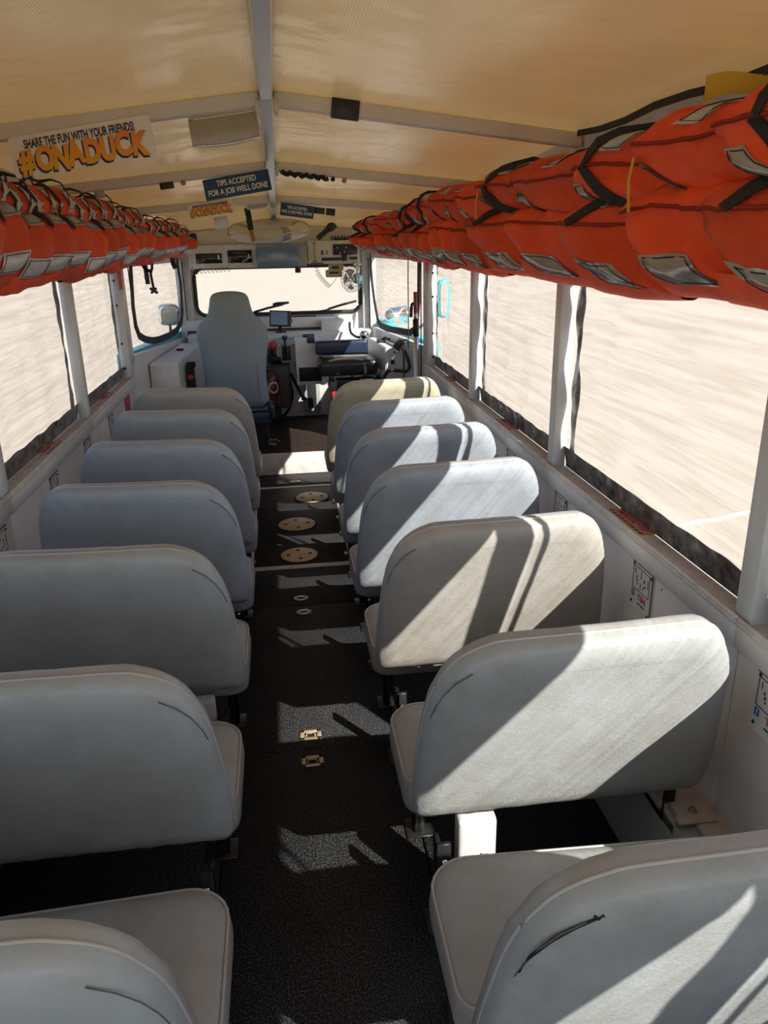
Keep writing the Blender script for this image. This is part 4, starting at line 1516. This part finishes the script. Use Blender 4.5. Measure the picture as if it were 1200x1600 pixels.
tag(obj('cabin_sensor', b, 'black', loc=(0.20, 7.72, 1.6)), 'small black knob under the rear view mirror', 'knob')
b = bm_new()
box(b, 0.10, 0.36, 7.86, 7.875, 1.156, 1.166, 0.002)
for k in range(8):
    box(b, 0.115 + 0.03 * k, 0.135 + 0.03 * k, 7.856, 7.866, 1.156, 1.168, 0.001)
tag(obj('defroster_vent', b, 'hole', loc=(0.23, 7.86, 1.156)), 'narrow black defroster vent along the dash shelf', 'vent')

# gear selector
t = thing('gear_selector', 'grey gear selector box with black T lever beside the driver', 'gear lever', (0.04, 7.2, 0.80))
b = bm_new()
box(b, -0.05, 0.125, 7.20, 7.60, 0.805, 0.985, 0.006)
obj('selector_box', b, 'grey_paint', t)
b = bm_new()
box(b, 0.00, 0.080, 7.190, 7.203, 0.825, 0.955, 0.003, seg=1)
obj('gate_plate', b, 'black', t)
b = bm_new()
tube(b, [(0.035, 7.19, 0.88), (0.033, 7.17, 0.96), (0.032, 7.16, 1.02)], 0.011, 8)
tube(b, [(0.032, 7.16, 1.015), (0.032, 7.157, 1.035), (0.032, 7.155, 1.05)], [0.014, 0.030, 0.026], 10)
obj('lever', b, 'black', t)
for x in (-0.02, 0.07, 0.11):
    b = bm_new()
    lathe(b, [(0.010, 0), (0.008, 0.008), (0, 0.009)], 10, frame_mtx((x, 7.198, 0.970), (1, 0, 0), (0, 0, 1)))
    obj('screw', b, 'chrome', t)
for j, (x, z) in enumerate(((-0.085, 0.965),)):
    t = thing('red_push_knob', 'red ball knob between the driver seat and gear selector', 'knob', (x, 7.22, z - 0.12))
    b = bm_new()
    tube(b, [(x, 7.30, z - 0.12), (x, 7.22, z - 0.03)], 0.012, 8)
    obj('stem', b, 'steel_black', t)
    b = bm_new()
    lathe(b, [(0, -0.038), (0.022, -0.034), (0.036, -0.012), (0.036, 0.010), (0.022, 0.032), (0, 0.038)], 16, Matrix.Translation((x, 7.2, z)))
    obj('knob', b, 'red', t)
b = bm_new()
for k in range(7):
    tube(b, [(-0.10 + 0.012 * k, 7.24, 0.90 - 0.01 * k), (-0.095 + 0.013 * k + 0.02 * nz(k, 2), 7.17, 0.86 + 0.02 * nz(k, 4)), (-0.07 + 0.01 * k, 7.2, 0.80)], 0.007, 6)
box(b, -0.13, -0.055, 7.24, 7.5, 0.79, 0.93, 0.006)
tag(obj('ignition_wiring', b, 'black', loc=(-0.08, 7.3, 0.79)), 'dark ignition switch block with loose wires beside gear selector', 'wires')

# white heater box with vent
t = thing('heater_box', 'white heater box with black grille left of the jump seat', 'heater', (0.23, 7.1, 0.62))
b = bm_new()
prism(b, [(7.10, 0.79), (7.10, 0.985), (7.58, 1.00), (7.58, 0.62), (7.06, 0.62), (7.06, 0.79)], 'x', 0.122, 0.355)
obj('housing', b, 'white', t)
b = bm_new()
box(b, 0.145, 0.345, 7.048, 7.062, 0.650, 0.775, 0.002, seg=1)
gr = obj('grille_frame', b, 'black', t)
for k in range(9):
    b = bm_new()
    box(b, 0.148, 0.342, 7.040, 7.050, 0.655 + 0.0135 * k, 0.660 + 0.0135 * k)
    obj('louvre', b, 'black_gloss', gr)
t = thing('blue_switch_box', 'small blue box on top of the white heater box', 'box', (0.265, 7.1, 0.985))
b = bm_new()
box(b, 0.232, 0.302, 7.10, 7.17, 0.985, 1.068, 0.005)
obj('body', b, 'navy', t)
b = bm_new()
box(b, 0.195, 0.235, 7.13, 7.16, 1.035, 1.065, 0.004)
obj('tab', b, 'navy', t)

# folded jump seat
t = thing('jump_seat', 'folded black and navy jump seat beside the heater box', 'seat', (0.56, 6.85, 0.172))
b = bm_new()
box(b, 0.30, 0.775, 6.98, 7.08, 0.89, 1.015, 0.030, seg=4)
obj('backrest', b, 'navy', t)
b = bm_new()
box(b, 0.315, 0.83, 6.72, 7.10, 0.735, 0.875, 0.045, seg=4)
obj('cushion', b, 'blackvinyl', t)
b = bm_new()
tube(b, [(0.40, 6.74, 0.868), (0.48, 6.76, 0.882), (0.62, 6.76, 0.882), (0.70, 6.74, 0.870)], 0.012, 6)
obj('fold_edge', b, 'piping', t)
b = bm_new()
box(b, 0.40, 0.875, 6.76, 7.10, 0.60, 0.70, 0.008)
for x in (0.44, 0.60, 0.83):
    tube(b, [(x, 6.76, 0.69), (x, 6.75, 0.735)], 0.012, 6)
obj('suspension_box', b, 'steel_black', t)
for x in (0.45, 0.82):
    for y in (6.82, 7.06):
        b = bm_new()
        box(b, x - 0.02, x + 0.02, y - 0.02, y + 0.02, 0.17, 0.61, 0.004)
        obj('leg', b, 'steel_black', t)
b = bm_new()
box(b, 0.42, 0.56, 6.765, 6.775, 0.52, 0.62, 0.004)
obj('warning_flap', b, 'red', t)

# red extinguisher with round label
t = thing('fire_extinguisher', 'black fire extinguisher with round red label under the gear selector', 'extinguisher', (-0.10, 7.05, 0.40))
b = bm_new()
box(b, -0.19, 0.06, 7.08, 7.40, 0.40, 0.80, 0.02)
obj('mount_panel', b, 'black', t)
b = bm_new()
lathe(b, [(0, 0.48), (0.085, 0.48), (0.09, 0.50), (0.09, 0.70), (0.07, 0.745), (0.03, 0.765), (0.03, 0.79), (0, 0.79)], 24, Matrix.Translation((-0.13, 6.99, 0)))
obj('cylinder', b, 'darkred', t)
b = bm_new()
for k0 in range(24):
    a0, a1 = 2 * PI * k0 / 24, 2 * PI * (k0 + 1) / 24
    def LP(a, r):
        x, z = r * math.cos(a), 0.63 + r * math.sin(a)
        ang = x / 0.09 + 0.45
        return (-0.13 + 0.0915 * math.sin(ang), 6.99 - 0.0915 * math.cos(ang), z)
    b.faces.new([b.verts.new(LP(a, r)) for a, r in ((a0, 0.052), (a1, 0.052), (a1, 0.038), (a0, 0.038))])
for k0 in range(3):
    vs = []
    for x, z in ((-0.05, 0.545 - 0.022 * k0), (0.05, 0.545 - 0.022 * k0), (0.05, 0.533 - 0.022 * k0), (-0.05, 0.533 - 0.022 * k0)):
        ang = x / 0.09 + 0.45
        vs.append(b.verts.new((-0.13 + 0.0915 * math.sin(ang), 6.99 - 0.0915 * math.cos(ang), z)))
    b.faces.new(vs)
obj('label_print', b, 'pinkprint', t)
# hoses and pedal linkage on the firewall
for pts, r, lab in (([(0.03, 7.42, 0.70), (0.06, 7.40, 0.58), (0.075, 7.45, 0.45), (0.03, 7.5, 0.30), (-0.06, 7.55, 0.20)], 0.014, 'black hose looping down in front of the firewall'),
                    ([(0.07, 7.45, 0.66), (0.12, 7.40, 0.56), (0.17, 7.38, 0.45), (0.20, 7.38, 0.43)], 0.016, 'black pedal rod slanting down beside the hose'),
                    ([(0.0, 7.5, 0.68), (0.05, 7.48, 0.50), (0.04, 7.5, 0.36), (-0.02, 7.55, 0.20)], 0.008, 'thin red cable beside the black hose')):
    b = bm_new()
    v = [Vector(p) for p in pts]
    sm = []
    for i in range(len(v) - 1):
        p0, p1, p2, p3 = v[max(i - 1, 0)], v[i], v[i + 1], v[min(i + 2, len(v) - 1)]
        for q in range(6):
            tt = q / 6
            sm.append(0.5 * ((2 * p1) + (p2 - p0) * tt + (2 * p0 - 5 * p1 + 4 * p2 - p3) * tt * tt + (3 * p1 - p0 - 3 * p2 + p3) * tt ** 3))
    sm.append(v[-1])
    tube(b, sm, r, 8)
    tag(obj('hose' if r != 0.016 else 'pedal_rod', b, 'red' if r == 0.008 else 'black', loc=pts[-1]), lab, 'hose' if r != 0.016 else 'rod')
b = bm_new()
lathe(b, [(0, 0), (0.035, 0.0), (0.035, 0.012), (0, 0.014)], 12, Matrix.Translation((0.19, 7.37, 0.42)))
box(b, -0.13, -0.04, 7.55, 7.60, 0.172, 0.42, 0.006)
tag(obj('pedal_bracket', b, 'black', loc=(-0.08, 7.55, 0.172)), 'black bracket plate low on the firewall', 'bracket')
b = bm_new()
n = 40
tube(b, [(-0.12 + 0.05 * math.cos(2 * PI * k / n), 6.72 + 0.10 * math.sin(2 * PI * k / n), 0.177 + 0.004 * math.sin(k)) for k in range(34)] + [(-0.22, 6.75, 0.178), (-0.30, 6.9, 0.178)], 0.0035, 5)
tag(obj('loose_wire', b, 'cream', loc=(-0.12, 6.72, 0.174)), 'thin pale wire loop lying on the cab mat', 'wire')

# driver seat
t = thing('driver_seat', 'high backed driver seat in a blue grey cover', 'seat', (-0.40, 6.45, 0.172))
DP = [(0.0, .525), (0.12, .525), (0.2, .525), (0.245, .535), (0.262, .58), (0.255, .70), (0.25, .82), (0.262, .95), (0.276, 1.06), (0.284, 1.14), (0.278, 1.205), (0.25, 1.25), (0.205, 1.285), (0.178, 1.325), (0.163, 1.38), (0.150, 1.44), (0.125, 1.472), (0.07, 1.488), (0.0, 1.492)]
DP = DP + [(-x, z) for x, z in DP[-2:0:-1]]
def d3(p, h):
    return Vector((-0.395 + p.x, 6.50 - 0.10 * (p.y - 0.6) + h, p.y))
b = bm_new()
pad(b, smooth_poly(DP), 0.13, d3, 0.03, 0.05, 0, 0)
bk = obj('backrest', b, 'driver', t)
b = bm_new()
tube(b, [d3(Vector((s_ * 0.19, z)), -0.030) for s_, z in [(1, 0.62 + 0.06 * k) for k in range(6)]], 0.004, 5)
obj('seam', b, 'driver', bk)
b = bm_new()
box(b, -0.64, -0.15, 6.56, 7.02, 0.48, 0.62, 0.05, seg=4)
obj('cushion', b, 'driver', t)
b = bm_new()
box(b, -0.60, -0.13, 6.46, 6.98, 0.40, 0.50, 0.015)
tube(b, [(-0.14, 6.50, 0.58), (-0.115, 6.48, 0.54), (-0.115, 6.47, 0.45)], 0.03, 8)
obj('recline_frame', b, 'navy', t)
b = bm_new()
prism(b, [(6.50, 0.172), (6.95, 0.172), (6.90, 0.41), (6.50, 0.41)], 'x', -0.58, -0.16)
obj('pedestal', b, 'blackvinyl', t)

# side cabinets in the cab
t = thing('left_cabinet', 'white metal cabinet left of the driver seat', 'cabinet', (-0.97, 6.5, 0.172))
b = bm_new()
prism(b, [(-1.07, 6.42), (-0.84, 6.42), (-0.74, 7.45), (-0.93, 7.45)], 'z', 0.172, 0.955)
for v in b.verts:
    if v.co.z > 0.9 and v.co.y > 7:
        v.co.z += 0.03
bmesh.ops.bevel(b, geom=list(b.edges), offset=0.008, segments=2, affect='EDGES')
obj('body', b, 'white', t)
b = bm_new()
box(b, -1.065, -0.846, 6.408, 6.422, 0.19, 0.935, 0.003, seg=1)
dr = obj('front_cover', b, 'white', t)
for x, z in ((-1.01, 0.915), (-0.92, 0.918), (-1.05, 0.74), (-0.86, 0.76)):
    b = bm_new()
    lathe(b, [(0.009, 0), (0.007, 0.005), (0, 0.006)], 10, frame_mtx((x, 6.408, z), (1, 0, 0), (0, 0, 1)))
    obj('screw', b, 'chrome', dr)
b = bm_new()
box(b, -0.92, -0.86, 7.0, 7.04, 0.975, 0.99, 0.004)
obj('latch', b, 'black', t)
t = thing('wiring_cluster', 'red and black battery switch with wires beside left cabinet', 'switch', (-0.75, 6.75, 0.5))
b = bm_new()
box(b, -0.805, -0.745, 6.62, 6.72, 0.62, 0.90, 0.01)
for k in range(12):
    tube(b, [(-0.80 + 0.006 * k, 6.64, 0.88 + 0.03 * nz(k, 1)), (-0.79 + 0.006 * k, 6.58 + 0.02 * nz(k, 3), 0.93 + 0.04 * nz(k, 7)), (-0.77, 6.62, 0.78 + 0.02 * k % 0.1), (-0.775 + 0.012 * nz(k, 9), 6.60, 0.56)], 0.006, 5)
obj('switch_block', b, 'black', t)
b = bm_new()
lathe(b, [(0, 0), (0.026, 0), (0.026, 0.03), (0.012, 0.04), (0, 0.04)], 12, frame_mtx((-0.775, 6.615, 0.80), (1, 0, 0), (0, 0, 1)))
obj('red_handle', b, 'red', t)
b = bm_new()
tube(b, [(-0.77, 6.62, 0.60), (-0.765, 6.60, 0.45), (-0.75, 6.60, 0.34)], 0.016, 8)
lathe(b, [(0, 0), (0.03, 0), (0.03, 0.05), (0, 0.05)], 10, Matrix.Translation((-0.745, 6.60, 0.30)))
obj('cable', b, 'black', t)

t = thing('right_cabinet', 'white metal cabinet with a round lock right of the jump seat', 'cabinet', (0.98, 6.7, 0.172))
b = bm_new()
prism(b, [(0.885, 6.62), (1.04, 6.62), (0.95, 7.40), (0.82, 7.40)], 'z', 0.172, 0.985)
bmesh.ops.bevel(b, geom=list(b.edges), offset=0.008, segments=2, affect='EDGES')
bd = obj('body', b, 'white', t)
for x, z, r in ((0.945, 0.86, 0.020), (0.965, 0.945, 0.008), (0.90, 0.80, 0.006)):
    b = bm_new()
    lathe(b, [(r, 0), (r, 0.006), (r * 0.6, 0.014), (0, 0.015)], 12, frame_mtx((x, 6.62, z), (1, 0, 0), (0, 0, 1)))
    obj('lock' if r > 0.01 else 'screw', b, 'black', t)
b = bm_new()
box(b, 0.86, 0.93, 6.95, 7.05, 0.985, 1.01, 0.006)
tube(b, [(0.90, 7.0, 1.005), (0.93, 6.95, 1.03), (0.96, 6.90, 1.02)], 0.012, 6)
obj('latch', b, 'black', t)
t = thing('wash_hose', 'black hose with spray nozzle in front of the right cabinet', 'hose', (0.86, 6.5, 0.70))
def crv(pts, m=6):
    v = [Vector(p) for p in pts]
    sm = []
    for i in range(len(v) - 1):
        p0, p1, p2, p3 = v[max(i - 1, 0)], v[i], v[i + 1], v[min(i + 2, len(v) - 1)]
        for q in range(m):
            tt = q / m
            sm.append(0.5 * ((2 * p1) + (p2 - p0) * tt + (2 * p0 - 5 * p1 + 4 * p2 - p3) * tt * tt + (3 * p1 - p0 - 3 * p2 + p3) * tt ** 3))
    return sm + [v[-1]]
b = bm_new()
tube(b, crv([(1.015, 6.50, 1.00), (1.035, 6.45, 0.95), (1.055, 6.40, 0.86), (1.035, 6.40, 0.815), (0.97, 6.45, 0.81), (0.90, 6.46, 0.815), (0.86, 6.48, 0.77), (0.845, 6.5, 0.70), (0.84, 6.55, 0.55), (0.84, 6.6, 0.172)]), 0.015, 8)
obj('hose', b, 'black', t)
b = bm_new()
F = Matrix.Translation((0.985, 6.50, 1.02)) @ Matrix.Rotation(0.8, 4, 'Y')
box(b, -0.035, 0.035, -0.03, 0.03, -0.045, 0.045, 0.012, mtx=F)
tube(b, [F @ Vector((0, 0, 0.03)), F @ Vector((0.03, 0, 0.075))], 0.018, 8)
nzl = obj('nozzle', b, 'black', t)
b = bm_new()
tube(b, [F @ Vector((0.0, -0.02, 0.05)), F @ Vector((0.045, -0.02, 0.06)), F @ Vector((0.05, -0.01, 0.02))], 0.006, 6)
obj('trigger', b, 'chrome', nzl)

t = thing('boat_hook', 'silver telescopic pole with red tip at the right cab post', 'pole', (1.075, 6.16, 0.172))
b = bm_new()
tube(b, [(1.082, 6.15, 0.172), (1.072, 6.15, 1.13)], 0.021, 12)
obj('lower_tube', b, 'alu', t)
b = bm_new()
tube(b, [(1.072, 6.15, 1.13), (1.069, 6.15, 1.26)], 0.024, 12)
obj('black_grip', b, 'black', t)
b = bm_new()
tube(b, [(1.069, 6.15, 1.26), (1.068, 6.15, 1.31)], 0.016, 10)
obj('upper_tube', b, 'alu', t)
b = bm_new()
tube(b, [(1.068, 6.15, 1.31), (1.066, 6.15, 1.47)], 0.015, 10)
obj('red_tip', b, 'red', t)
b = bm_new()
tube(b, crv([(1.068, 6.15, 1.38), (1.035, 6.13, 1.37), (1.025, 6.12, 1.28)]), 0.014, 8)
obj('hook', b, 'black', t)
for x, y, z0, z1, lab in ((1.035, 6.30, 1.02, 1.72, 'thin black cord hanging left of the silver pole'), (1.098, 6.07, 0.60, 1.72, 'thin black cord hanging right of the silver pole'), (-1.085, 6.10, 1.32, 1.72, 'thin black cord hanging inside the left cab window')):
    b = bm_new()
    tube(b, [(x + 0.006 * nz(z * 4, x), y, z) for z in [z0 + (z1 - z0) * k / 12 for k in range(13)]], 0.0045, 5)
    tag(obj('pull_rope', b, 'black', loc=(x, y, z0)), lab, 'cord')
# buckled straps dangling under the left vests
t = thing('dangling_buckle_strap', 'black buckled straps dangling below the left vests by the cab', 'strap', (-1.02, 6.6, 1.72))
for pts, w in (([(-1.035, 6.55, 1.75), (-1.03, 6.55, 1.68), (-1.025, 6.55, 1.56)], 0.035), ([(-0.975, 6.55, 1.76), (-0.98, 6.55, 1.68), (-0.995, 6.55, 1.65), (-0.985, 6.55, 1.52)], 0.020), ([(-1.06, 6.55, 1.73), (-1.03, 6.55, 1.675), (-0.98, 6.55, 1.655)], 0.025)):
    b = bm_new()
    tube(b, crv(pts, 4), 0.01, flat=(w, 0.005, (0, -1, 0)))
    obj('webbing', b, 'webbing', t)
b = bm_new()
box(b, -1.045, -1.008, 6.535, 6.555, 1.595, 1.63, 0.004)
obj('slider', b, 'black', t)
b = bm_new()
F = Matrix.Translation((-0.985, 6.545, 1.51)) @ Matrix.Rotation(0.6, 4, 'Y')
box(b, -0.035, 0.035, -0.008, 0.008, -0.011, 0.011, 0.003, mtx=F)
F = Matrix.Translation((-0.985, 6.545, 1.51)) @ Matrix.Rotation(-0.7, 4, 'Y')
box(b, -0.03, 0.03, -0.006, 0.006, -0.010, 0.010, 0.003, mtx=F)
obj('buckle', b, 'black', t)
b = bm_new()
tube(b, [(-0.86, 6.9, 1.76), (-0.855, 6.9, 1.70), (-0.84, 6.9, 1.665)], 0.01, flat=(0.04, 0.006, (0, -1, 0)))
tag(obj('strap_tail', b, 'webbing', loc=(-0.855, 6.9, 1.70)), 'short black strap tail below the far end of left vests', 'strap')
b = bm_new()
box(b, -0.80, -0.68, 7.22, 7.34, 1.86, 1.945, 0.02, seg=3)
box(b, -0.79, -0.70, 7.205, 7.225, 1.875, 1.93, 0.01)
tag(obj('speaker', b, 'black', loc=(-0.74, 7.28, 1.86)), 'black speaker box at the front end of the left vests', 'speaker')
# front grab handle bar above jump seat
t = thing('grab_handle', 'black curved handle with chrome knob above the jump seat', 'handle', (0.72, 7.3, 1.0))
b = bm_new()
tube(b, crv([(0.66, 7.5, 1.12), (0.66, 7.42, 1.04), (0.70, 7.35, 1.005), (0.74, 7.3, 1.0)]), 0.012, 8)
obj('bar', b, 'black', t)
b = bm_new()
lathe(b, [(0, -0.04), (0.03, -0.034), (0.045, -0.01), (0.045, 0.012), (0.028, 0.036), (0, 0.04)], 16, Matrix.Translation((0.775, 7.28, 1.025)))
obj('knob', b, 'chrome', t)

# ------------------------------------------------------------------ placards and stickers on the side walls
def placard(side, y, z, label):
    c = (side * 1.113, y, z)
    t = thing('safety_placard', label, 'placard', c, 'safety placards along the side walls')
    F = frame_mtx(c, (0, -side, 0), (0, 0, 1))
    w, h = 0.145, 0.165
    b = bm_new()
    box(b, -w / 2, w / 2, -h / 2, h / 2, -0.003, 0.003, mtx=F)
    obj('plate', b, 'white', t)
    def bars(name, rects, m):
        b = bm_new()
        for x0, x1, y0, y1 in rects:
            box(b, x0, x1, y0, y1, 0.003, 0.0042, mtx=F)
        return obj(name, b, m, t)
    bars('border', [(-w / 2, w / 2, h / 2 - 0.005, h / 2), (w / 2 - 0.006, w / 2, -h / 2, h / 2)] if side > 0 else [(-w / 2, w / 2, h / 2 - 0.005, h / 2), (-w / 2, -w / 2 + 0.006, -h / 2, h / 2)], 'ink')
    bars('diagram', [(-0.064, -0.062, -0.01, 0.068), (0.05, 0.052, -0.01, 0.068), (-0.064, 0.052, 0.066, 0.068), (-0.064, 0.052, -0.012, -0.010), (-0.009, -0.007, 0.035, 0.062), (-0.009, -0.007, -0.005, 0.018),
                     (-0.05, -0.048, 0.04, 0.06), (-0.04, -0.034, 0.03, 0.036), (-0.036, -0.03, 0.018, 0.026), (-0.032, -0.028, 0.008, 0.014), (0.012, 0.018, 0.03, 0.040), (0.018, 0.026, 0.016, 0.022), (0.01, 0.014, 0.006, 0.014), (0.04, 0.042, 0.02, 0.05)], 'ink')
    bars('emblem', [(-0.064, -0.046, -0.040, -0.018)], 'blueink')
    text('emblem_letter', 'f', 0.022, F @ Matrix.Translation((-0.054, -0.029, 0.0046)), 'white_ink', t)
    text('red_mark', 'TSN', 0.030, F @ Matrix.Translation((0.008, -0.032, 0.004)), 'redink', t, bold=0.0004)
    bars('caption', [(-0.02, 0.0, -0.056, -0.052), (0.004, 0.03, -0.056, -0.052)], 'ink')
    b = bm_new()
    for x, yy in ((-0.062, 0.072), (0.060, 0.066), (-0.062, -0.062), (0.055, -0.070)):
        lathe(b, [(0.0055, 0.003), (0.004, 0.006), (0, 0.0065)], 8, F @ Matrix.Translation((x, yy, 0)))
    o = obj('screws', b, 'black', t)
    o['kind'] = 'stuff'
for y, lab in ((1.43, 'safety placard on the right wall cut by the picture edge'), (2.13, 'safety placard on the right wall beside the warm grey bench'), (2.89, 'safety placard on the right wall behind the warm grey bench'), (3.61, 'safety placard on the right wall behind the fourth right bench')):
    placard(1, y, 0.765, lab)
for y, lab in ((2.90, 'safety placard on the left wall cut by the picture edge'), (3.66, 'safety placard on the left wall in front of the fourth left bench'), (4.35, 'safety placard on the left wall beside the fifth left bench'), (5.0, 'safety placard on the left wall near the driver seat')):
    placard(-1, y, 0.755, lab)

def hazard(side, y, label, ln=0.26, faded=False):
    c = (side * 1.150, y, 0.9325)
    t = thing('exit_sticker', label, 'sticker', c, 'striped exit stickers on the window sills')
    F = frame_mtx(c, (0, -side, 0), (side, 0, 0))
    h = 0.058
    b = bm_new()
    box(b, -ln / 2, ln / 2, -h / 2, h / 2, 0, 0.0008, mtx=F)
    obj('film', b, 'pinksticker' if faded else 'yellow', t)
    n = 9
    for k in range(n):
        x = -ln / 2 + ln * k / n
        for y0, y1 in ((h / 2 - 0.013, h / 2), (-h / 2, -h / 2 + 0.013)):
            b = bm_new()
            w = ln / n * 0.5
            b.faces.new([b.verts.new(F @ Vector(p)) for p in ((x, y0, 0.0012), (x + w, y0, 0.0012), (x + w + 0.008, y1, 0.0012), (x + 0.008, y1, 0.0012))])
            obj('stripe', b, 'ink', t)
    b = bm_new()
    box(b, -ln / 2 + 0.012, ln / 2 - 0.012, -0.0155, 0.0155, 0.0008, 0.0012, mtx=F)
    obj('band', b, 'pinksticker' if not faded else 'sign_white', t)
    text('wording', 'EMERGENCY EXIT', 0.030, F @ Matrix.Translation((0, 0, 0.0016)), 'redink', t, bold=0.0004, sx=0.92)
hazard(1, 2.32, 'yellow striped exit sticker on the right sill of the nearest window')
hazard(1, 3.82, 'faded striped exit sticker on the right sill of the second window', faded=True)
hazard(1, 5.25, 'faded striped exit sticker on the right sill near the cab post', 0.22, True)
hazard(-1, 3.80, 'faded red exit sticker on the left sill of the nearest window', faded=True)
hazard(-1, 5.15, 'faded red exit sticker on the left sill near the cab post', 0.22, True)
for side, y, lab in ((1, 5.70, 'small red sticker at the front end of the right wall'), (-1, 5.60, 'small red sticker at the front end of the left wall')):
    b = bm_new()
    box(b, *sorted((side * 1.1135, side * 1.1155)), y - 0.10, y + 0.10, 0.72, 0.842)
    tag(obj('red_sticker', b, 'red', loc=(side * 1.114, y, 0.78)), lab, 'sticker')
b = bm_new()
box(b, 1.092, 1.1115, 5.84, 5.885, 1.62, 1.70)
tag(obj('red_sticker', b, 'red', loc=(1.1, 5.86, 1.66)), 'small red sticker on the right cab post', 'sticker')
b = bm_new()
box(b, -1.1115, -1.092, 5.84, 5.885, 1.56, 1.70)
tag(obj('red_sticker', b, 'red', loc=(-1.1, 5.86, 1.62)), 'small red sticker on the left cab post', 'sticker')

# yellow tab and black eave straps by the right vests
b = bm_new()
grid(b, lambda u, v: Vector((1.00 + 0.12 * u, 1.86 - 0.05 * u, 2.165 + 0.012 * u + (v - 0.5) * 0.055 * (1 - 0.4 * u) + 0.006 * math.sin(u * 5))), 8, 4)
grid(b, lambda u, v: Vector((1.00 + 0.12 * u, 1.864 - 0.05 * u, 2.165 + 0.012 * u + (v - 0.5) * 0.055 * (1 - 0.4 * u) + 0.006 * math.sin(u * 5))), 8, 4)
tag(obj('yellow_tab', b, 'yellow', loc=(1.06, 1.84, 2.165), fixn=False), 'yellow cloth tab at the right eave above the vests', 'tab')
b = bm_new()
tube(b, [(1.112, 1.35 + 0.2 * k, roofz(1.112, 2) - 0.018 + 0.008 * math.sin(k * 1.7)) for k in range(9)], 0.01, flat=(0.02, 0.006, (-1, 0, 0)))
tag(obj('eave_strap', b, 'webbing', loc=(1.112, 2.0, 2.19)), 'black webbing strap running along the right eave', 'strap')

# ------------------------------------------------------------------ outside fittings seen through the cab windows
def outer_mirror(name, label, c, rx, rz, ry, m, arm_to, tilt=0.0):
    t = thing(name, label, 'mirror', c)
    F = Matrix.Translation(c) @ Matrix.Rotation(tilt, 4, 'Z')
    b = bm_new()
    prof = []
    poly = []
    for k in range(28):
        a = 2 * PI * k / 28
        ca, sa = math.cos(a), math.sin(a)
        poly.append(Vector((rx * abs(ca) ** 0.6 * (1 if ca >= 0 else -1), rz * abs(sa) ** 0.6 * (1 if sa >= 0 else -1))))
    pad(b, poly, ry, lambda p, h: F @ Vector((p.x, h, p.y)), 0.004, 0.02, 0, 0)
    obj('shell', b, m, t)
    b = bm_new()
    ins = inset(poly, 0.022)
    b.faces.new([b.verts.new(F @ Vector((p.x, -0.008, p.y))) for p in ins])
    obj('mirror_face', b, 'chrome', t)
    b = bm_new()
    tube(b, [F @ Vector((0, ry * 0.6, -rz * 0.7)), arm_to], 0.013, 6)
    obj('arm', b, 'steel_black', t)
outer_mirror('wing_mirror', 'turquoise wing mirror outside the third right window', (1.475, 7.0, 1.35), 0.055, 0.17, 0.08, 'turq', (1.12, 6.9, 1.05))
outer_mirror('wing_mirror', 'pale wing mirror outside the left cab window', (-1.05, 7.75, 1.22), 0.10, 0.10, 0.06, 'chrome', (-1.03, 7.6, 1.0), 0.2)
t = thing('spotlight', 'chrome spotlight drum outside the right cab window', 'lamp', (1.08, 7.6, 1.16))
F = Matrix.Translation((1.05, 7.66, 1.145)) @ Vector((1, 0.15, 0.05)).to_track_quat('Z', 'Y').to_matrix().to_4x4()
b = bm_new()
lathe(b, [(0, -0.03), (0.05, -0.025), (0.082, 0.01), (0.088, 0.06), (0.088, 0.17), (0.096, 0.175), (0.096, 0.19), (0.08, 0.195), (0, 0.195)], 24, F)
obj('drum', b, 'chrome', t)
b = bm_new()
tube(b, [(1.11, 7.68, 1.12), (1.11, 7.66, 1.0)], 0.02, 8)
obj('foot', b, 'turq', t)
